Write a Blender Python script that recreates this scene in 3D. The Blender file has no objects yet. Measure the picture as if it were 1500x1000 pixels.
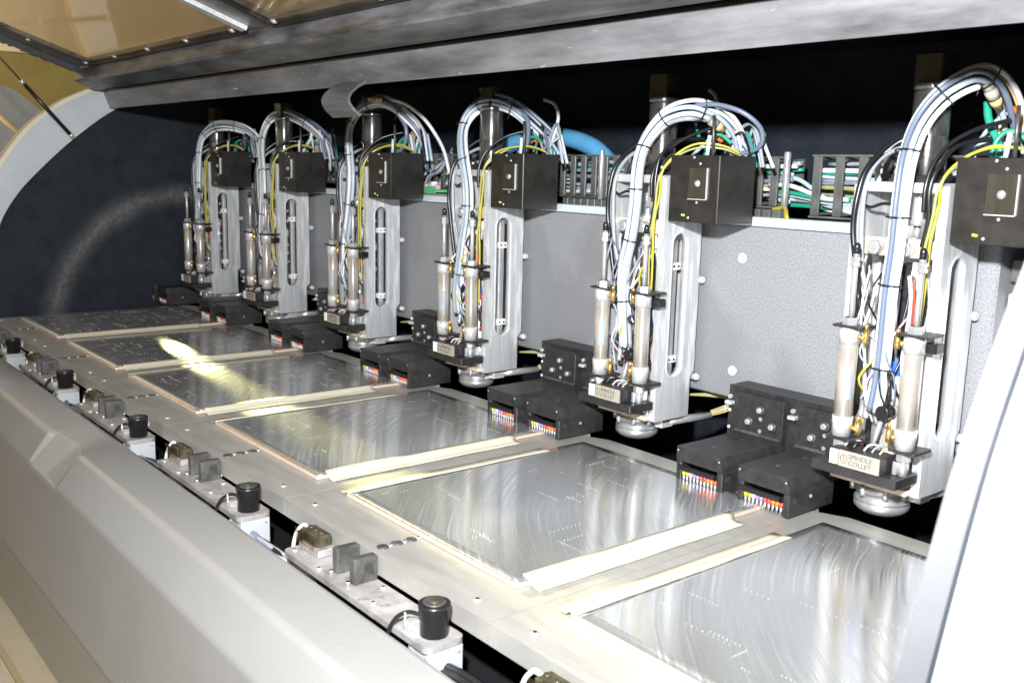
import bpy, bmesh, math, random
from mathutils import Vector, Matrix
from mathutils.geometry import tessellate_polygon
random.seed(7)
S = bpy.context.scene
COL = S.collection
R = math.radians
PITCH = 0.5

# ------------------------------------------------------------------ camera
cam = bpy.data.cameras.new('camera'); camo = bpy.data.objects.new('camera', cam); COL.objects.link(camo)
rt = Vector((0.63013, 0.776138, 0.023367)); dn = Vector((0.152007, -0.093788, -0.98392)); fw = Vector((-0.761466, 0.623549, -0.177077))
up = -dn; bk = -fw
camo.matrix_world = Matrix(((rt.x, up.x, bk.x, 2.7902), (rt.y, up.y, bk.y, -0.6229), (rt.z, up.z, bk.z, 0.4975), (0, 0, 0, 1)))
cam.sensor_width = 36.0; cam.lens = 36.0 * 1426.5375 / 1500.0
cam.clip_start = 0.02; cam.clip_end = 60
cam.dof.use_dof = True; cam.dof.focus_distance = 1.75; cam.dof.aperture_fstop = 9.0
S.camera = camo
# ------------------------------------------------------------------ world and lamps
w = bpy.data.worlds.new('World'); S.world = w; w.use_nodes = True
bg = w.node_tree.nodes['Background']; bg.inputs[0].default_value = (1.0, 0.88, 0.68, 1); bg.inputs[1].default_value = 0.2
def area_lamp(name, loc, target, sx, sy, power, col):
    l = bpy.data.lights.new(name, 'AREA'); l.shape = 'RECTANGLE'; l.size = sx; l.size_y = sy; l.energy = power; l.color = col
    o = bpy.data.objects.new(name, l); COL.objects.link(o); o.location = loc
    o.rotation_euler = (Vector(target) - Vector(loc)).to_track_quat('-Z', 'Y').to_euler(); return o
fl = bpy.data.lights.new('camera_flash', 'SPOT'); fl.energy = 270; fl.color = (0.94, 0.97, 1.0); fl.spot_size = R(112); fl.spot_blend = 0.75; fl.shadow_soft_size = 0.035
flo = bpy.data.objects.new('camera_flash', fl); COL.objects.link(flo); flo.location = (2.70, -0.66, 0.79)
flo.rotation_euler = (Vector((0.95, 0.70, 0.31)) - flo.location).to_track_quat('-Z', 'Y').to_euler()
area_lamp('added_wall_light', (-3.0, -1.4, 1.4), (-5.0, 1.6, 2.0), 1.0, 0.6, 120, (1.0, 0.86, 0.62))  # added lamp out of view, brightens the room wall behind the lid windows
sp_ = bpy.data.lights.new('added_streak_lamp', 'SPOT'); sp_.energy = 800; sp_.color = (1.0, 0.94, 0.40); sp_.spot_size = R(68); sp_.spot_blend = 1.0; sp_.shadow_soft_size = 0.012  # added lamp hidden behind the lip, narrowed to throw the yellow streak on the boards
spo = bpy.data.objects.new('added_streak_lamp', sp_); COL.objects.link(spo); spo.location = (-0.575, 0.487, 0.668)
fa, fb, lp = Vector((-0.25, 0.340, 0)), Vector((1.2, 0.20, 0)), Vector(spo.location)
fz = (lp - (fa + (fb - fa) * 1.9 + Vector((0, 0, 0.02)))).normalized(); fx = (fa - lp).cross(fb - lp).normalized(); fy = fz.cross(fx).normalized(); fx = fy.cross(fz)
spo.matrix_world = Matrix.Translation(lp) @ Matrix((fx, fy, fz)).transposed().to_4x4() @ Matrix.Diagonal((0.058, 1, 1, 1))
area_lamp('ceiling_lamp', (-1.2, -2.6, 2.4), (0.6, -0.2, -0.2), 1.6, 0.5, 12, (1.0, 0.84, 0.62))
S.view_settings.view_transform = 'Standard'; S.view_settings.look = 'None'; S.view_settings.exposure = 0.3; S.view_settings.gamma = 1.0
S.render.engine = 'CYCLES'

# ------------------------------------------------------------------ materials
def pm(name, col, rough=0.5, metal=0.0, col2=None, scale=30, stretch=(1, 1, 1), bump=0.0, rvar=0.0, detail=6, spec=None, lo=0.35, hi=0.65, aniso=None, scratches=None):
    m = bpy.data.materials.new(name); m.use_nodes = True; nt = m.node_tree; N = nt.nodes; L = nt.links
    b = N['Principled BSDF']; b.inputs['Base Color'].default_value = (*col, 1); b.inputs['Roughness'].default_value = rough; b.inputs['Metallic'].default_value = metal
    if spec is not None: b.inputs['Specular IOR Level'].default_value = spec
    tc = N.new('ShaderNodeTexCoord'); mp = N.new('ShaderNodeMapping'); mp.inputs['Scale'].default_value = stretch
    L.new(tc.outputs['Object'], mp.inputs[0])
    nz = N.new('ShaderNodeTexNoise'); nz.inputs['Scale'].default_value = scale; nz.inputs['Detail'].default_value = detail; nz.inputs['Roughness'].default_value = 0.65
    L.new(mp.outputs[0], nz.inputs[0])
    cr = N.new('ShaderNodeValToRGB'); cr.color_ramp.elements[0].position = lo; cr.color_ramp.elements[1].position = hi
    c2 = col2 or tuple(min(1, c * 1.12) for c in col)
    cr.color_ramp.elements[0].color = (*col, 1); cr.color_ramp.elements[1].color = (*c2, 1)
    L.new(nz.outputs[0], cr.inputs[0]); out = cr.outputs[0]
    if scratches:
        v = N.new('ShaderNodeTexNoise'); v.inputs['Scale'].default_value = scratches[0]; v.inputs['Detail'].default_value = 3
        L.new(mp.outputs[0], v.inputs[0])
        r2 = N.new('ShaderNodeValToRGB'); r2.color_ramp.elements[0].position = scratches[1]; r2.color_ramp.elements[1].position = scratches[1] + 0.09
        r2.color_ramp.elements[0].color = (0, 0, 0, 1); r2.color_ramp.elements[1].color = (scratches[3],) * 3 + (1,)
        L.new(v.outputs[0], r2.inputs[0])
        mx = N.new('ShaderNodeMix'); mx.data_type = 'RGBA'; L.new(r2.outputs[0], mx.inputs['Factor']); L.new(out, mx.inputs['A']); mx.inputs['B'].default_value = (*scratches[2], 1)
        out = mx.outputs['Result']
    L.new(out, b.inputs['Base Color'])
    if rvar:
        mr = N.new('ShaderNodeMapRange'); mr.inputs['To Min'].default_value = rough - rvar; mr.inputs['To Max'].default_value = rough + rvar
        L.new(nz.outputs[0], mr.inputs[0]); L.new(mr.outputs[0], b.inputs['Roughness'])
    if bump:
        bp = N.new('ShaderNodeBump'); bp.inputs['Strength'].default_value = bump; bp.inputs['Distance'].default_value = 0.002
        L.new(nz.outputs[0], bp.inputs['Height']); L.new(bp.outputs[0], b.inputs['Normal'])
    if aniso:
        b.inputs['Anisotropic'].default_value = aniso[0]
        cx = N.new('ShaderNodeCombineXYZ'); 
        for i in range(3): cx.inputs[i].default_value = aniso[1][i]
        L.new(cx.outputs[0], b.inputs['Tangent'])
    return m
M = {}
M['alu'] = pm('milled_aluminium', (0.50, 0.51, 0.52), 0.42, 0.45, (0.66, 0.67, 0.68), 26, (1.6, 1.6, 0.22), 0.05, 0.1, scratches=(34, 0.53, (0.92, 0.92, 0.92), 0.55))
M['alu_plain'] = pm('aluminium', (0.66, 0.66, 0.66), 0.35, 0.5, (0.78, 0.78, 0.78), 60, rvar=0.1)
M['table'] = pm('ground_aluminium_plate', (0.38, 0.365, 0.335), 0.42, 0.45, (0.46, 0.445, 0.41), 9, (1, 5, 1), 0.03, 0.1, scratches=(70, 0.66, (0.75, 0.73, 0.68), 0.35))
M['steel'] = pm('bright_steel', (0.60, 0.60, 0.60), 0.3, 0.65, (0.70, 0.70, 0.71), 50, rvar=0.05, aniso=(0.8, (0, 0, 1)))
M['motor'] = pm('brushed_motor_steel', (0.34, 0.335, 0.32), 0.30, 0.92, (0.44, 0.43, 0.41), 90, (1, 1, 0.1), rvar=0.04, aniso=(0.9, (0, 0, 1)))
M['brown_cap'] = pm('bronze_black_cap', (0.05, 0.042, 0.022), 0.5, 0.3)
M['spindle_steel'] = pm('spindle_steel', (0.34, 0.34, 0.345), 0.35, 0.6, (0.44, 0.44, 0.45), 60)
M['champagne'] = pm('champagne_anodised_tube', (0.60, 0.55, 0.49), 0.3, 0.6, (0.68, 0.625, 0.56), 40, aniso=(0.9, (0, 0, 1)))
M['black'] = pm('black_anodised', (0.016, 0.016, 0.018), 0.42, 0.0, (0.034, 0.033, 0.032), 60, bump=0.06, rvar=0.1)
M['black_box'] = pm('black_painted_sheet', (0.015, 0.0135, 0.012), 0.36, 0.0, (0.028, 0.025, 0.022), 25, bump=0.03, rvar=0.08, scratches=(120, 0.72, (0.2, 0.19, 0.17), 0.3))
M['black_plastic'] = pm('black_plastic', (0.012, 0.012, 0.013), 0.3)
M['chain'] = pm('chain_plastic', (0.07, 0.07, 0.065), 0.4, 0.0, (0.12, 0.12, 0.11), 30)
M['void'] = pm('black_lining', (0.006, 0.006, 0.007), 0.9, 0.0, (0.010, 0.010, 0.011), 20, spec=0.1)
M['navy'] = pm('dark_foam_lining', (0.006, 0.009, 0.014), 0.75, 0.0, (0.020, 0.026, 0.036), 14, bump=0.5, spec=0.25, lo=0.3, hi=0.75)
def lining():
    m = pm('painted_sheen_lining', (0.006, 0.009, 0.014), 0.7, 0.0, (0.020, 0.026, 0.036), 14, bump=0.5, spec=0.25, lo=0.3, hi=0.75)
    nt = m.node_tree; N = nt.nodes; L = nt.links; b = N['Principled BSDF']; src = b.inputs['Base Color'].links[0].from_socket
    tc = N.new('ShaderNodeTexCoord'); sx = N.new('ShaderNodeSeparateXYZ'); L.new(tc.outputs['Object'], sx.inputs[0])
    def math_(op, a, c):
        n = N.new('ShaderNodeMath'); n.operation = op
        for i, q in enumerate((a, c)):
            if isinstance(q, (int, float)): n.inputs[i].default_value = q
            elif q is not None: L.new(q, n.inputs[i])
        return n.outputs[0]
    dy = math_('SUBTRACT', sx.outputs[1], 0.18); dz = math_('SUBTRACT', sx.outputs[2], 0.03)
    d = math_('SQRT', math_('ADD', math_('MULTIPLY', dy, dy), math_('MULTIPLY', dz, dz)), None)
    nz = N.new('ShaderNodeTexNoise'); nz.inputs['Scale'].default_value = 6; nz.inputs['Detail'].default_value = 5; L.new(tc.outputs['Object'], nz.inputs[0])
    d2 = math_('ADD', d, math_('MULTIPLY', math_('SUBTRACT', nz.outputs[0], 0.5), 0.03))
    band = math_('MAXIMUM', math_('SUBTRACT', 1.0, math_('DIVIDE', math_('ABSOLUTE', math_('SUBTRACT', d2, 0.462), None), 0.06)), 0.0)  # curved sheen on the end wall, painted into the lining colour as a ring
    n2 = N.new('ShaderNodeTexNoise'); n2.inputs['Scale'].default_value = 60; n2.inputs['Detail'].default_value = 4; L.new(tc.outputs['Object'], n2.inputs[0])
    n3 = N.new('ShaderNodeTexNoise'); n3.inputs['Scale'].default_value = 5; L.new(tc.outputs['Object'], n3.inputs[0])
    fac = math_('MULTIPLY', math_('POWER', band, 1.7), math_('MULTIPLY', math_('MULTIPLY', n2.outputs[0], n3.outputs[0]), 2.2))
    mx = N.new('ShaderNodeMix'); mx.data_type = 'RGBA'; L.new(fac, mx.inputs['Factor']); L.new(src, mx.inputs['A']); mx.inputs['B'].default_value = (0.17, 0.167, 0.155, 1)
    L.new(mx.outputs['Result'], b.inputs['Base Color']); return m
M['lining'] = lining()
M['granite'] = pm('speckled_granite', (0.09, 0.093, 0.10), 0.62, 0.0, (0.29, 0.295, 0.305), 430, (1, 1, 0.8), bump=0.06, lo=0.26, hi=0.60, detail=6, scratches=(5, 0.46, (0.12, 0.122, 0.127), 0.35))
M['brass'] = pm('brass', (0.62, 0.42, 0.14), 0.3, 0.85)
M['bronze'] = pm('bronze_clamp', (0.035, 0.030, 0.018), 0.35, 0.4, (0.13, 0.11, 0.065), 60)
M['ledge'] = pm('smudged_ledge_aluminium', (0.26, 0.245, 0.235), 0.42, 0.35, (0.46, 0.44, 0.425), 24, detail=8, bump=0.05, scratches=(60, 0.6, (0.16, 0.15, 0.145), 0.6))
M['cream'] = pm('cream_edge_plate', (0.62, 0.52, 0.40), 0.45, 0.2)
M['label'] = pm('engraved_label', (0.31, 0.28, 0.225), 0.5)
M['ink'] = pm('grey_ink', (0.09, 0.08, 0.075), 0.6)
M['white'] = pm('white_plastic', (0.78, 0.78, 0.78), 0.4)
M['grey_box'] = pm('light_grey_enclosure', (0.33, 0.34, 0.35), 0.45, 0.0, (0.38, 0.39, 0.40), 20)
M['dark_block'] = pm('dark_steel_block', (0.05, 0.047, 0.043), 0.4, 0.4, (0.15, 0.145, 0.14), 40, bump=0.1)
M['cover'] = pm('grey_painted_cover', (0.245, 0.239, 0.23), 0.28, 0.0, (0.265, 0.259, 0.25), 3, bump=0.0, rvar=0.03)
M['rim'] = pm('pale_grey_rim', (0.42, 0.445, 0.47), 0.4, 0.1, (0.50, 0.525, 0.55), 5, (1, 1, 1))
M['rim_edge'] = pm('cream_rim_edge', (0.60, 0.52, 0.42), 0.5)
M['edge_grey'] = pm('dark_grey_edge_trim', (0.11, 0.113, 0.122), 0.5, 0.0, (0.14, 0.143, 0.152), 6)
M['end_white'] = pm('white_end_cover', (0.80, 0.81, 0.83), 0.4)
M['lip'] = pm('worn_grey_beam', (0.09, 0.09, 0.094), 0.45, 0.3, (0.29, 0.29, 0.30), 11, (0.3, 1, 1.8), 0.15, 0.12, detail=12, lo=0.36, hi=0.72, scratches=(60, 0.70, (0.85, 0.85, 0.85), 0.6))
M['lid_frame'] = pm('scuffed_lid_frame', (0.055, 0.055, 0.06), 0.42, 0.4, (0.30, 0.30, 0.32), 18, (0.3, 1, 1.6), 0.15, 0.1, detail=9, lo=0.36, hi=0.74, scratches=(75, 0.70, (0.8, 0.8, 0.82), 0.6))
M['copper'] = pm('pink_laminate_edge', (0.55, 0.40, 0.31), 0.5, 0.0, (0.62, 0.48, 0.39), 90)
M['tape'] = pm('cream_masking_tape', (0.54, 0.50, 0.385), 0.6, 0.0, (0.60, 0.56, 0.445), 60, (1, 0.25, 1), 0.1)
M['tan_floor'] = pm('tan_floor', (0.36, 0.30, 0.20), 0.5, 0.0, (0.41, 0.35, 0.25), 8)
M['tan_line'] = pm('ochre_skirting', (0.30, 0.24, 0.13), 0.5)
M['olive'] = pm('olive_room_wall', (0.14, 0.115, 0.035), 0.8, 0.0, (0.20, 0.17, 0.06), 1.2)
M['beige'] = pm('beige_room_wall', (0.42, 0.37, 0.28), 0.8, 0.0, (0.50, 0.45, 0.36), 0.8)
M['pcb'] = pm('green_circuit_board', (0.10, 0.42, 0.20), 0.4, 0.0, (0.14, 0.5, 0.26), 60)
M['blue_duct'] = pm('sky_blue_duct', (0.10, 0.36, 0.62), 0.3, 0.0, (0.13, 0.42, 0.68), 20)
M['blue_profile'] = pm('pale_blue_profile', (0.60, 0.68, 0.74), 0.3, 0.2, (0.66, 0.74, 0.80), 10)
CC = dict(white=(0.62, 0.63, 0.64), grey=(0.28, 0.30, 0.32), bluegrey=(0.13, 0.155, 0.215), pale_blue=(0.38, 0.45, 0.53), violet=(0.21, 0.21, 0.28), yellow=(0.42, 0.36, 0.04), lime=(0.32, 0.33, 0.12), green=(0.02, 0.26, 0.17), jet=(0.012, 0.012, 0.013), red=(0.65, 0.06, 0.03), orange=(0.8, 0.16, 0.03), purple=(0.32, 0.14, 0.45), pink=(0.7, 0.4, 0.45), blue=(0.03, 0.12, 0.55), tan=(0.62, 0.42, 0.2), lime_led=(0.45, 0.9, 0.05))
for k, c in CC.items(): M['c_' + k] = pm(k + '_sleeve', c, 0.3, 0.0, tuple(min(1, x * 1.08) for x in c), 30)
M['smoke'] = pm('smoked_window', (0.03, 0.027, 0.02), 0.15, 0.0, (0.06, 0.052, 0.04), 40, (1, 1, 0.1))

def sheet_material():
    m = bpy.data.materials.new('brushed_aluminium_sheet'); m.use_nodes = True; nt = m.node_tree; N = nt.nodes; L = nt.links
    b = N['Principled BSDF']; b.inputs['Metallic'].default_value = 0.86; b.inputs['Roughness'].default_value = 0.2; b.inputs['Anisotropic'].default_value = 0.9
    cx = N.new('ShaderNodeCombineXYZ'); cx.inputs[0].default_value = 0.72; cx.inputs[1].default_value = -0.69; L.new(cx.outputs[0], b.inputs['Tangent'])
    tc = N.new('ShaderNodeTexCoord'); mp = N.new('ShaderNodeMapping'); mp.inputs['Scale'].default_value = (0.05, 1, 1); L.new(tc.outputs['Object'], mp.inputs[0])
    n1 = N.new('ShaderNodeTexNoise'); n1.inputs['Scale'].default_value = 420; n1.inputs['Detail'].default_value = 4; L.new(mp.outputs[0], n1.inputs[0])
    mr = N.new('ShaderNodeMapRange'); mr.inputs['To Min'].default_value = 0.16; mr.inputs['To Max'].default_value = 0.24; L.new(n1.outputs[0], mr.inputs[0]); L.new(mr.outputs[0], b.inputs['Roughness'])
    n2 = N.new('ShaderNodeTexNoise'); n2.inputs['Scale'].default_value = 7; n2.inputs['Detail'].default_value = 7; L.new(tc.outputs['Object'], n2.inputs[0])
    wv = N.new('ShaderNodeTexNoise'); wv.inputs['Scale'].default_value = 4.0; L.new(tc.outputs['Object'], wv.inputs[0])
    ad = N.new('ShaderNodeMix'); ad.data_type = 'VECTOR'; ad.inputs['Factor'].default_value = 0.018; L.new(tc.outputs['Object'], ad.inputs['A']); L.new(wv.outputs['Color'], ad.inputs['B'])
    sx = N.new('ShaderNodeSeparateXYZ'); L.new(ad.outputs['Result'], sx.inputs[0])
    def mth(op, a, c=None):
        n = N.new('ShaderNodeMath'); n.operation = op
        for i, q in enumerate((a, c)):
            if isinstance(q, (int, float)): n.inputs[i].default_value = q
            elif q is not None: L.new(q, n.inputs[i])
        return n.outputs[0]
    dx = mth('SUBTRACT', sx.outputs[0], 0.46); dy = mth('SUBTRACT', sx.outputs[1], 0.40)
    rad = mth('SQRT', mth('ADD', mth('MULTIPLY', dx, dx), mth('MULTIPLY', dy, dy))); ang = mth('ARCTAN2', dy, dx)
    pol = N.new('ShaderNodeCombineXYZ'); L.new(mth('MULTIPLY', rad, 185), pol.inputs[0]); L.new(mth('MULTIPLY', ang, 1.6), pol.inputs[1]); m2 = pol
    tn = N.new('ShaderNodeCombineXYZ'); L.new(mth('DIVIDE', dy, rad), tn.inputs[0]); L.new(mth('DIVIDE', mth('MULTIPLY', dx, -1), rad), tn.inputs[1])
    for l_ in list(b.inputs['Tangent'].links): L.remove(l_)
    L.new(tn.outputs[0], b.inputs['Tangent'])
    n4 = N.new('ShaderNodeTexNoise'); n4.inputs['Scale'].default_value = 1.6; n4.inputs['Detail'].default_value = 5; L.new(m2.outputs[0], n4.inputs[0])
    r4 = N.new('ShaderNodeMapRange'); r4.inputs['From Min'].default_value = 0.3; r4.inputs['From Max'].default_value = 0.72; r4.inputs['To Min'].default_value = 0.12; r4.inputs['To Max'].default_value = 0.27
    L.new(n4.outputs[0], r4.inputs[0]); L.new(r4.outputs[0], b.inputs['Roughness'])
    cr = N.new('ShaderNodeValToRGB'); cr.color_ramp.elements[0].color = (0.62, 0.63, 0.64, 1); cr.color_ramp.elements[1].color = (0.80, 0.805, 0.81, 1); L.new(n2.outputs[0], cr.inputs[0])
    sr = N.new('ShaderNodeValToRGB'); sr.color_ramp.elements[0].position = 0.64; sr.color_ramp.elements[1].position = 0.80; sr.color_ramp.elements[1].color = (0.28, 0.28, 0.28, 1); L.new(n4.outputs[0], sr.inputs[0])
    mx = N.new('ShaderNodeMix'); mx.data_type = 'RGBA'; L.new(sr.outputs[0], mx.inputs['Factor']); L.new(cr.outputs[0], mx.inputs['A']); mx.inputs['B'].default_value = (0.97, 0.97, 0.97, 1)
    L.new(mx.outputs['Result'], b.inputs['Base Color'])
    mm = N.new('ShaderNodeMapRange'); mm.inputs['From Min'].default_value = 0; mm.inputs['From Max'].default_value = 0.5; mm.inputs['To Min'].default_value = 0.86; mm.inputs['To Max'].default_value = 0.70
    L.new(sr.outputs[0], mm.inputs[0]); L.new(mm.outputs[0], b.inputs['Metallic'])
    bp = N.new('ShaderNodeBump'); bp.inputs['Strength'].default_value = 0.13; bp.inputs['Distance'].default_value = 0.004
    n3 = N.new('ShaderNodeTexNoise'); n3.inputs['Scale'].default_value = 5.0; n3.inputs['Detail'].default_value = 1.5; L.new(tc.outputs['Object'], n3.inputs[0])
    L.new(n3.outputs[0], bp.inputs['Height']); L.new(bp.outputs[0], b.inputs['Normal'])
    return m
M['sheet'] = sheet_material()
def acrylic():
    m = bpy.data.materials.new('bronze_acrylic'); m.use_nodes = True; nt = m.node_tree; N = nt.nodes; L = nt.links
    N.remove(N['Principled BSDF']); o = N['Material Output']
    t = N.new('ShaderNodeBsdfTransparent'); t.inputs[0].default_value = (0.93, 0.88, 0.79, 1)
    g = N.new('ShaderNodeBsdfGlossy'); g.inputs['Roughness'].default_value = 0.03; g.inputs[0].default_value = (1, 0.96, 0.9, 1)
    f = N.new('ShaderNodeValue'); f.outputs[0].default_value = 0.16
    nz = N.new('ShaderNodeTexNoise'); nz.inputs['Scale'].default_value = 3; tc = N.new('ShaderNodeTexCoord'); L.new(tc.outputs['Object'], nz.inputs[0])
    bp = N.new('ShaderNodeBump'); bp.inputs['Strength'].default_value = 0.05; bp.inputs['Distance'].default_value = 0.01; L.new(nz.outputs[0], bp.inputs['Height']); L.new(bp.outputs[0], g.inputs['Normal'])
    mx = N.new('ShaderNodeMixShader'); L.new(f.outputs[0], mx.inputs[0]); L.new(t.outputs[0], mx.inputs[1]); L.new(g.outputs[0], mx.inputs[2]); L.new(mx.outputs[0], o.inputs[0])
    return m
M['acrylic'] = acrylic()

# ------------------------------------------------------------------ mesh builder
class MB:
    def __init__(s): s.v = []; s.f = []; s.sm = []
    def face(s, idx, smooth=False): s.f.append(tuple(idx)); s.sm.append(smooth)
    def box(s, x0, x1, y0, y1, z0, z1, bev=0.0):
        if bev <= 0:
            b = len(s.v); s.v += [(x, y, z) for z in (z0, z1) for y in (y0, y1) for x in (x0, x1)]
            for q in ((0, 2, 3, 1), (4, 5, 7, 6), (0, 1, 5, 4), (2, 6, 7, 3), (0, 4, 6, 2), (1, 3, 7, 5)): s.face([b + i for i in q])
            return s
        bm = bmesh.new(); bmesh.ops.create_cube(bm, size=1)
        for v in bm.verts: v.co = Vector(((x0 + x1) / 2 + v.co.x * (x1 - x0), (y0 + y1) / 2 + v.co.y * (y1 - y0), (z0 + z1) / 2 + v.co.z * (z1 - z0)))
        bmesh.ops.bevel(bm, geom=bm.edges[:], offset=bev, segments=1, affect='EDGES', profile=0.5)
        s.add_bm(bm); return s
    def add_bm(s, bm, smooth=False):
        b = len(s.v); bm.verts.index_update(); s.v += [tuple(v.co) for v in bm.verts]
        for f in bm.faces: s.face([b + v.index for v in f.verts], smooth)
        bm.free()
    def cyl(s, p0, p1, r, n=20, r2=None, caps=True, smooth=True):
        return s.lathe(p0, p1, [(0, r), (1, r if r2 is None else r2)], n, caps, smooth)
    def lathe(s, p0, p1, prof, n=24, caps=True, smooth=True):
        p0 = Vector(p0); d = Vector(p1) - p0; ax = d.normalized(); a = ax.orthogonal().normalized(); c = ax.cross(a); rings = []
        for t, r in prof:
            b = len(s.v); ce = p0 + d * t
            for i in range(n):
                th = 2 * math.pi * i / n; s.v.append(tuple(ce + (a * math.cos(th) + c * math.sin(th)) * r))
            rings.append(b)
        for q, r_ in zip(rings, rings[1:]):
            for i in range(n): j = (i + 1) % n; s.face((q + i, q + j, r_ + j, r_ + i), smooth)
        if caps:
            s.face([rings[0] + i for i in range(n)][::-1]); s.face([rings[-1] + i for i in range(n)])
        return s
    def tube(s, pts, r, n=8, caps=True):
        pts = [Vector(p) for p in pts]; prev = None; rings = []
        for i, p in enumerate(pts):
            t = (pts[min(i + 1, len(pts) - 1)] - pts[max(i - 1, 0)]).normalized()
            a = t.orthogonal().normalized() if prev is None else (prev - t * prev.dot(t)).normalized()
            prev = a; c = t.cross(a); b = len(s.v)
            for k in range(n):
                th = 2 * math.pi * k / n; s.v.append(tuple(p + (a * math.cos(th) + c * math.sin(th)) * r))
            rings.append(b)
        for q, r_ in zip(rings, rings[1:]):
            for k in range(n): j = (k + 1) % n; s.face((q + k, q + j, r_ + j, r_ + k), True)
        if caps: s.face([rings[0] + i for i in range(n)][::-1]); s.face([rings[-1] + i for i in range(n)])
        return s
    def prism(s, prof, axis, a0, a1, holes=(), smooth=False):
        def P(u, v, a): return {'x': (a, u, v), 'y': (u, a, v), 'z': (u, v, a)}[axis]
        loops = [list(prof)] + [list(h) for h in holes]; flat = [p for l in loops for p in l]
        tris = tessellate_polygon([[Vector((p[0], p[1], 0)) for p in l] for l in loops])
        b = len(s.v); n = len(flat); s.v += [P(p[0], p[1], a0) for p in flat] + [P(p[0], p[1], a1) for p in flat]
        for t in tris: s.face([b + i for i in t]); s.face([b + n + i for i in t][::-1])
        o = b
        for li, l in enumerate(loops):
            k = len(l)
            for i in range(k): j = (i + 1) % k; s.face((o + i, o + j, o + n + j, o + n + i), smooth or li > 0)
            o += k
        return s
    def build(s, name, mat, parent=None, org=(0, 0, 0)):
        me = bpy.data.meshes.new(name); o3 = Vector(org)
        me.from_pydata([tuple(Vector(v) - o3) for v in s.v], [], s.f)
        me.polygons.foreach_set('use_smooth', s.sm); me.materials.append(M[mat] if isinstance(mat, str) else mat)
        bm = bmesh.new(); bm.from_mesh(me); bmesh.ops.recalc_face_normals(bm, faces=bm.faces[:]); bm.to_mesh(me); bm.free(); me.update()
        o = bpy.data.objects.new(name, me); COL.objects.link(o)
        if parent: o.parent = parent
        else: o.location = o3
        return o
def thing(name, label, cat, loc=(0, 0, 0), group=None):
    o = bpy.data.objects.new(name, None); o.empty_display_size = 0.05; COL.objects.link(o); o.location = loc
    o['label'] = label; o['category'] = cat
    if group: o['group'] = group
    return o
def tag(o, label, cat, group=None):
    o['label'] = label; o['category'] = cat
    if group: o['group'] = group
    return o
def struct(o): o['kind'] = 'structure'; return o
def dup(root, loc, label):
    r = root.copy(); COL.objects.link(r); r.location = loc; r['label'] = label
    for ch in list(root.children):
        c = ch.copy(); COL.objects.link(c); c.parent = r
        for g in list(ch.children):
            d = g.copy(); COL.objects.link(d); d.parent = c
    return r
def spline(P, n=6):
    P = [Vector(p) for p in P]; out = []
    for i in range(len(P) - 1):
        a = P[max(i - 1, 0)]; b = P[i]; c = P[i + 1]; d = P[min(i + 2, len(P) - 1)]
        for k in range(n):
            t = k / n
            out.append(0.5 * ((2 * b) + (c - a) * t + (2 * a - 5 * b + 4 * c - d) * t * t + (3 * b - a - 3 * c + d) * t ** 3))
    out.append(P[-1]); return out
def smooth_pts(P, it=2):
    P = [Vector(p) for p in P]
    for _ in range(it): P = [P[0]] + [(P[i - 1] + 2 * P[i] + P[i + 1]) / 4 for i in range(1, len(P) - 1)] + [P[-1]]
    return P
def stadium(cy, hw, z0, z1, n=10):
    out = []
    for i in range(n + 1): a = math.pi * i / n; out.append((cy + hw * math.cos(a), z1 - hw + hw * math.sin(a)))
    for i in range(n + 1): a = math.pi + math.pi * i / n; out.append((cy + hw * math.cos(a), z0 + hw + hw * math.sin(a)))
    return out
def text_mesh(body, size, loc, name, mat, parent, org, align='LEFT', depth=0.0002):
    cu = bpy.data.curves.new('lettering', 'FONT'); cu.body = body; cu.size = size; cu.align_x = align; cu.extrude = depth; cu.space_line = 0.95
    o = bpy.data.objects.new('lettering', cu); COL.objects.link(o); bpy.context.view_layer.update()
    me = bpy.data.meshes.new_from_object(o.evaluated_get(bpy.context.evaluated_depsgraph_get())); bpy.data.objects.remove(o)
    me.transform(Matrix.Translation(Vector(loc) - Vector(org)) @ Matrix.Rotation(R(90), 4, 'X'))
    me.materials.clear(); me.materials.append(M[mat]); t = bpy.data.objects.new(name, me); COL.objects.link(t); t.parent = parent; return t

# ================================================================== SETTING
struct(MB().box(-6, 6, -5, -0.150, -0.53, -0.49).build('floor', 'tan_floor'))
struct(MB().box(-6, 6, -0.262, -0.250, -0.489, -0.484).build('floor_line', 'tan_line'))
struct(MB().box(-5.2, -5.0, -6, 5, -0.5, 1.20).box(-5.18, -5.02, -6, 5, 1.20, 1.21).build('room_wall', 'olive'))
struct(MB().box(-5.2, -5.0, -6, 5, 1.21, 3.2).build('upper_wall', 'beige'))
struct(MB().box(-5.2, 6, -6, 5, 3.2, 3.3).build('ceiling', 'beige'))
cab = thing('storage_cabinet', 'pale grey cabinet with a sloped top standing in the room far behind the gas strut', 'cabinet', (-2.9, 0.15, -0.48))
co_ = (-2.9, 0.15, -0.48)
MB().prism([(-1, -0.48), (1.45, -0.48), (1.45, 0.40), (0.93, 0.60), (0.66, 0.82), (0.56, 0.86), (-1, 0.88)], 'x', -3.4, -2.9).build('shell', 'grey_box', cab, co_)
MB().tube([(-2.87, 0.55, 0.70), (-2.87, 0.86, 0.42)], 0.016).build('handle_bar', 'tan_line', cab, co_)

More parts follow.
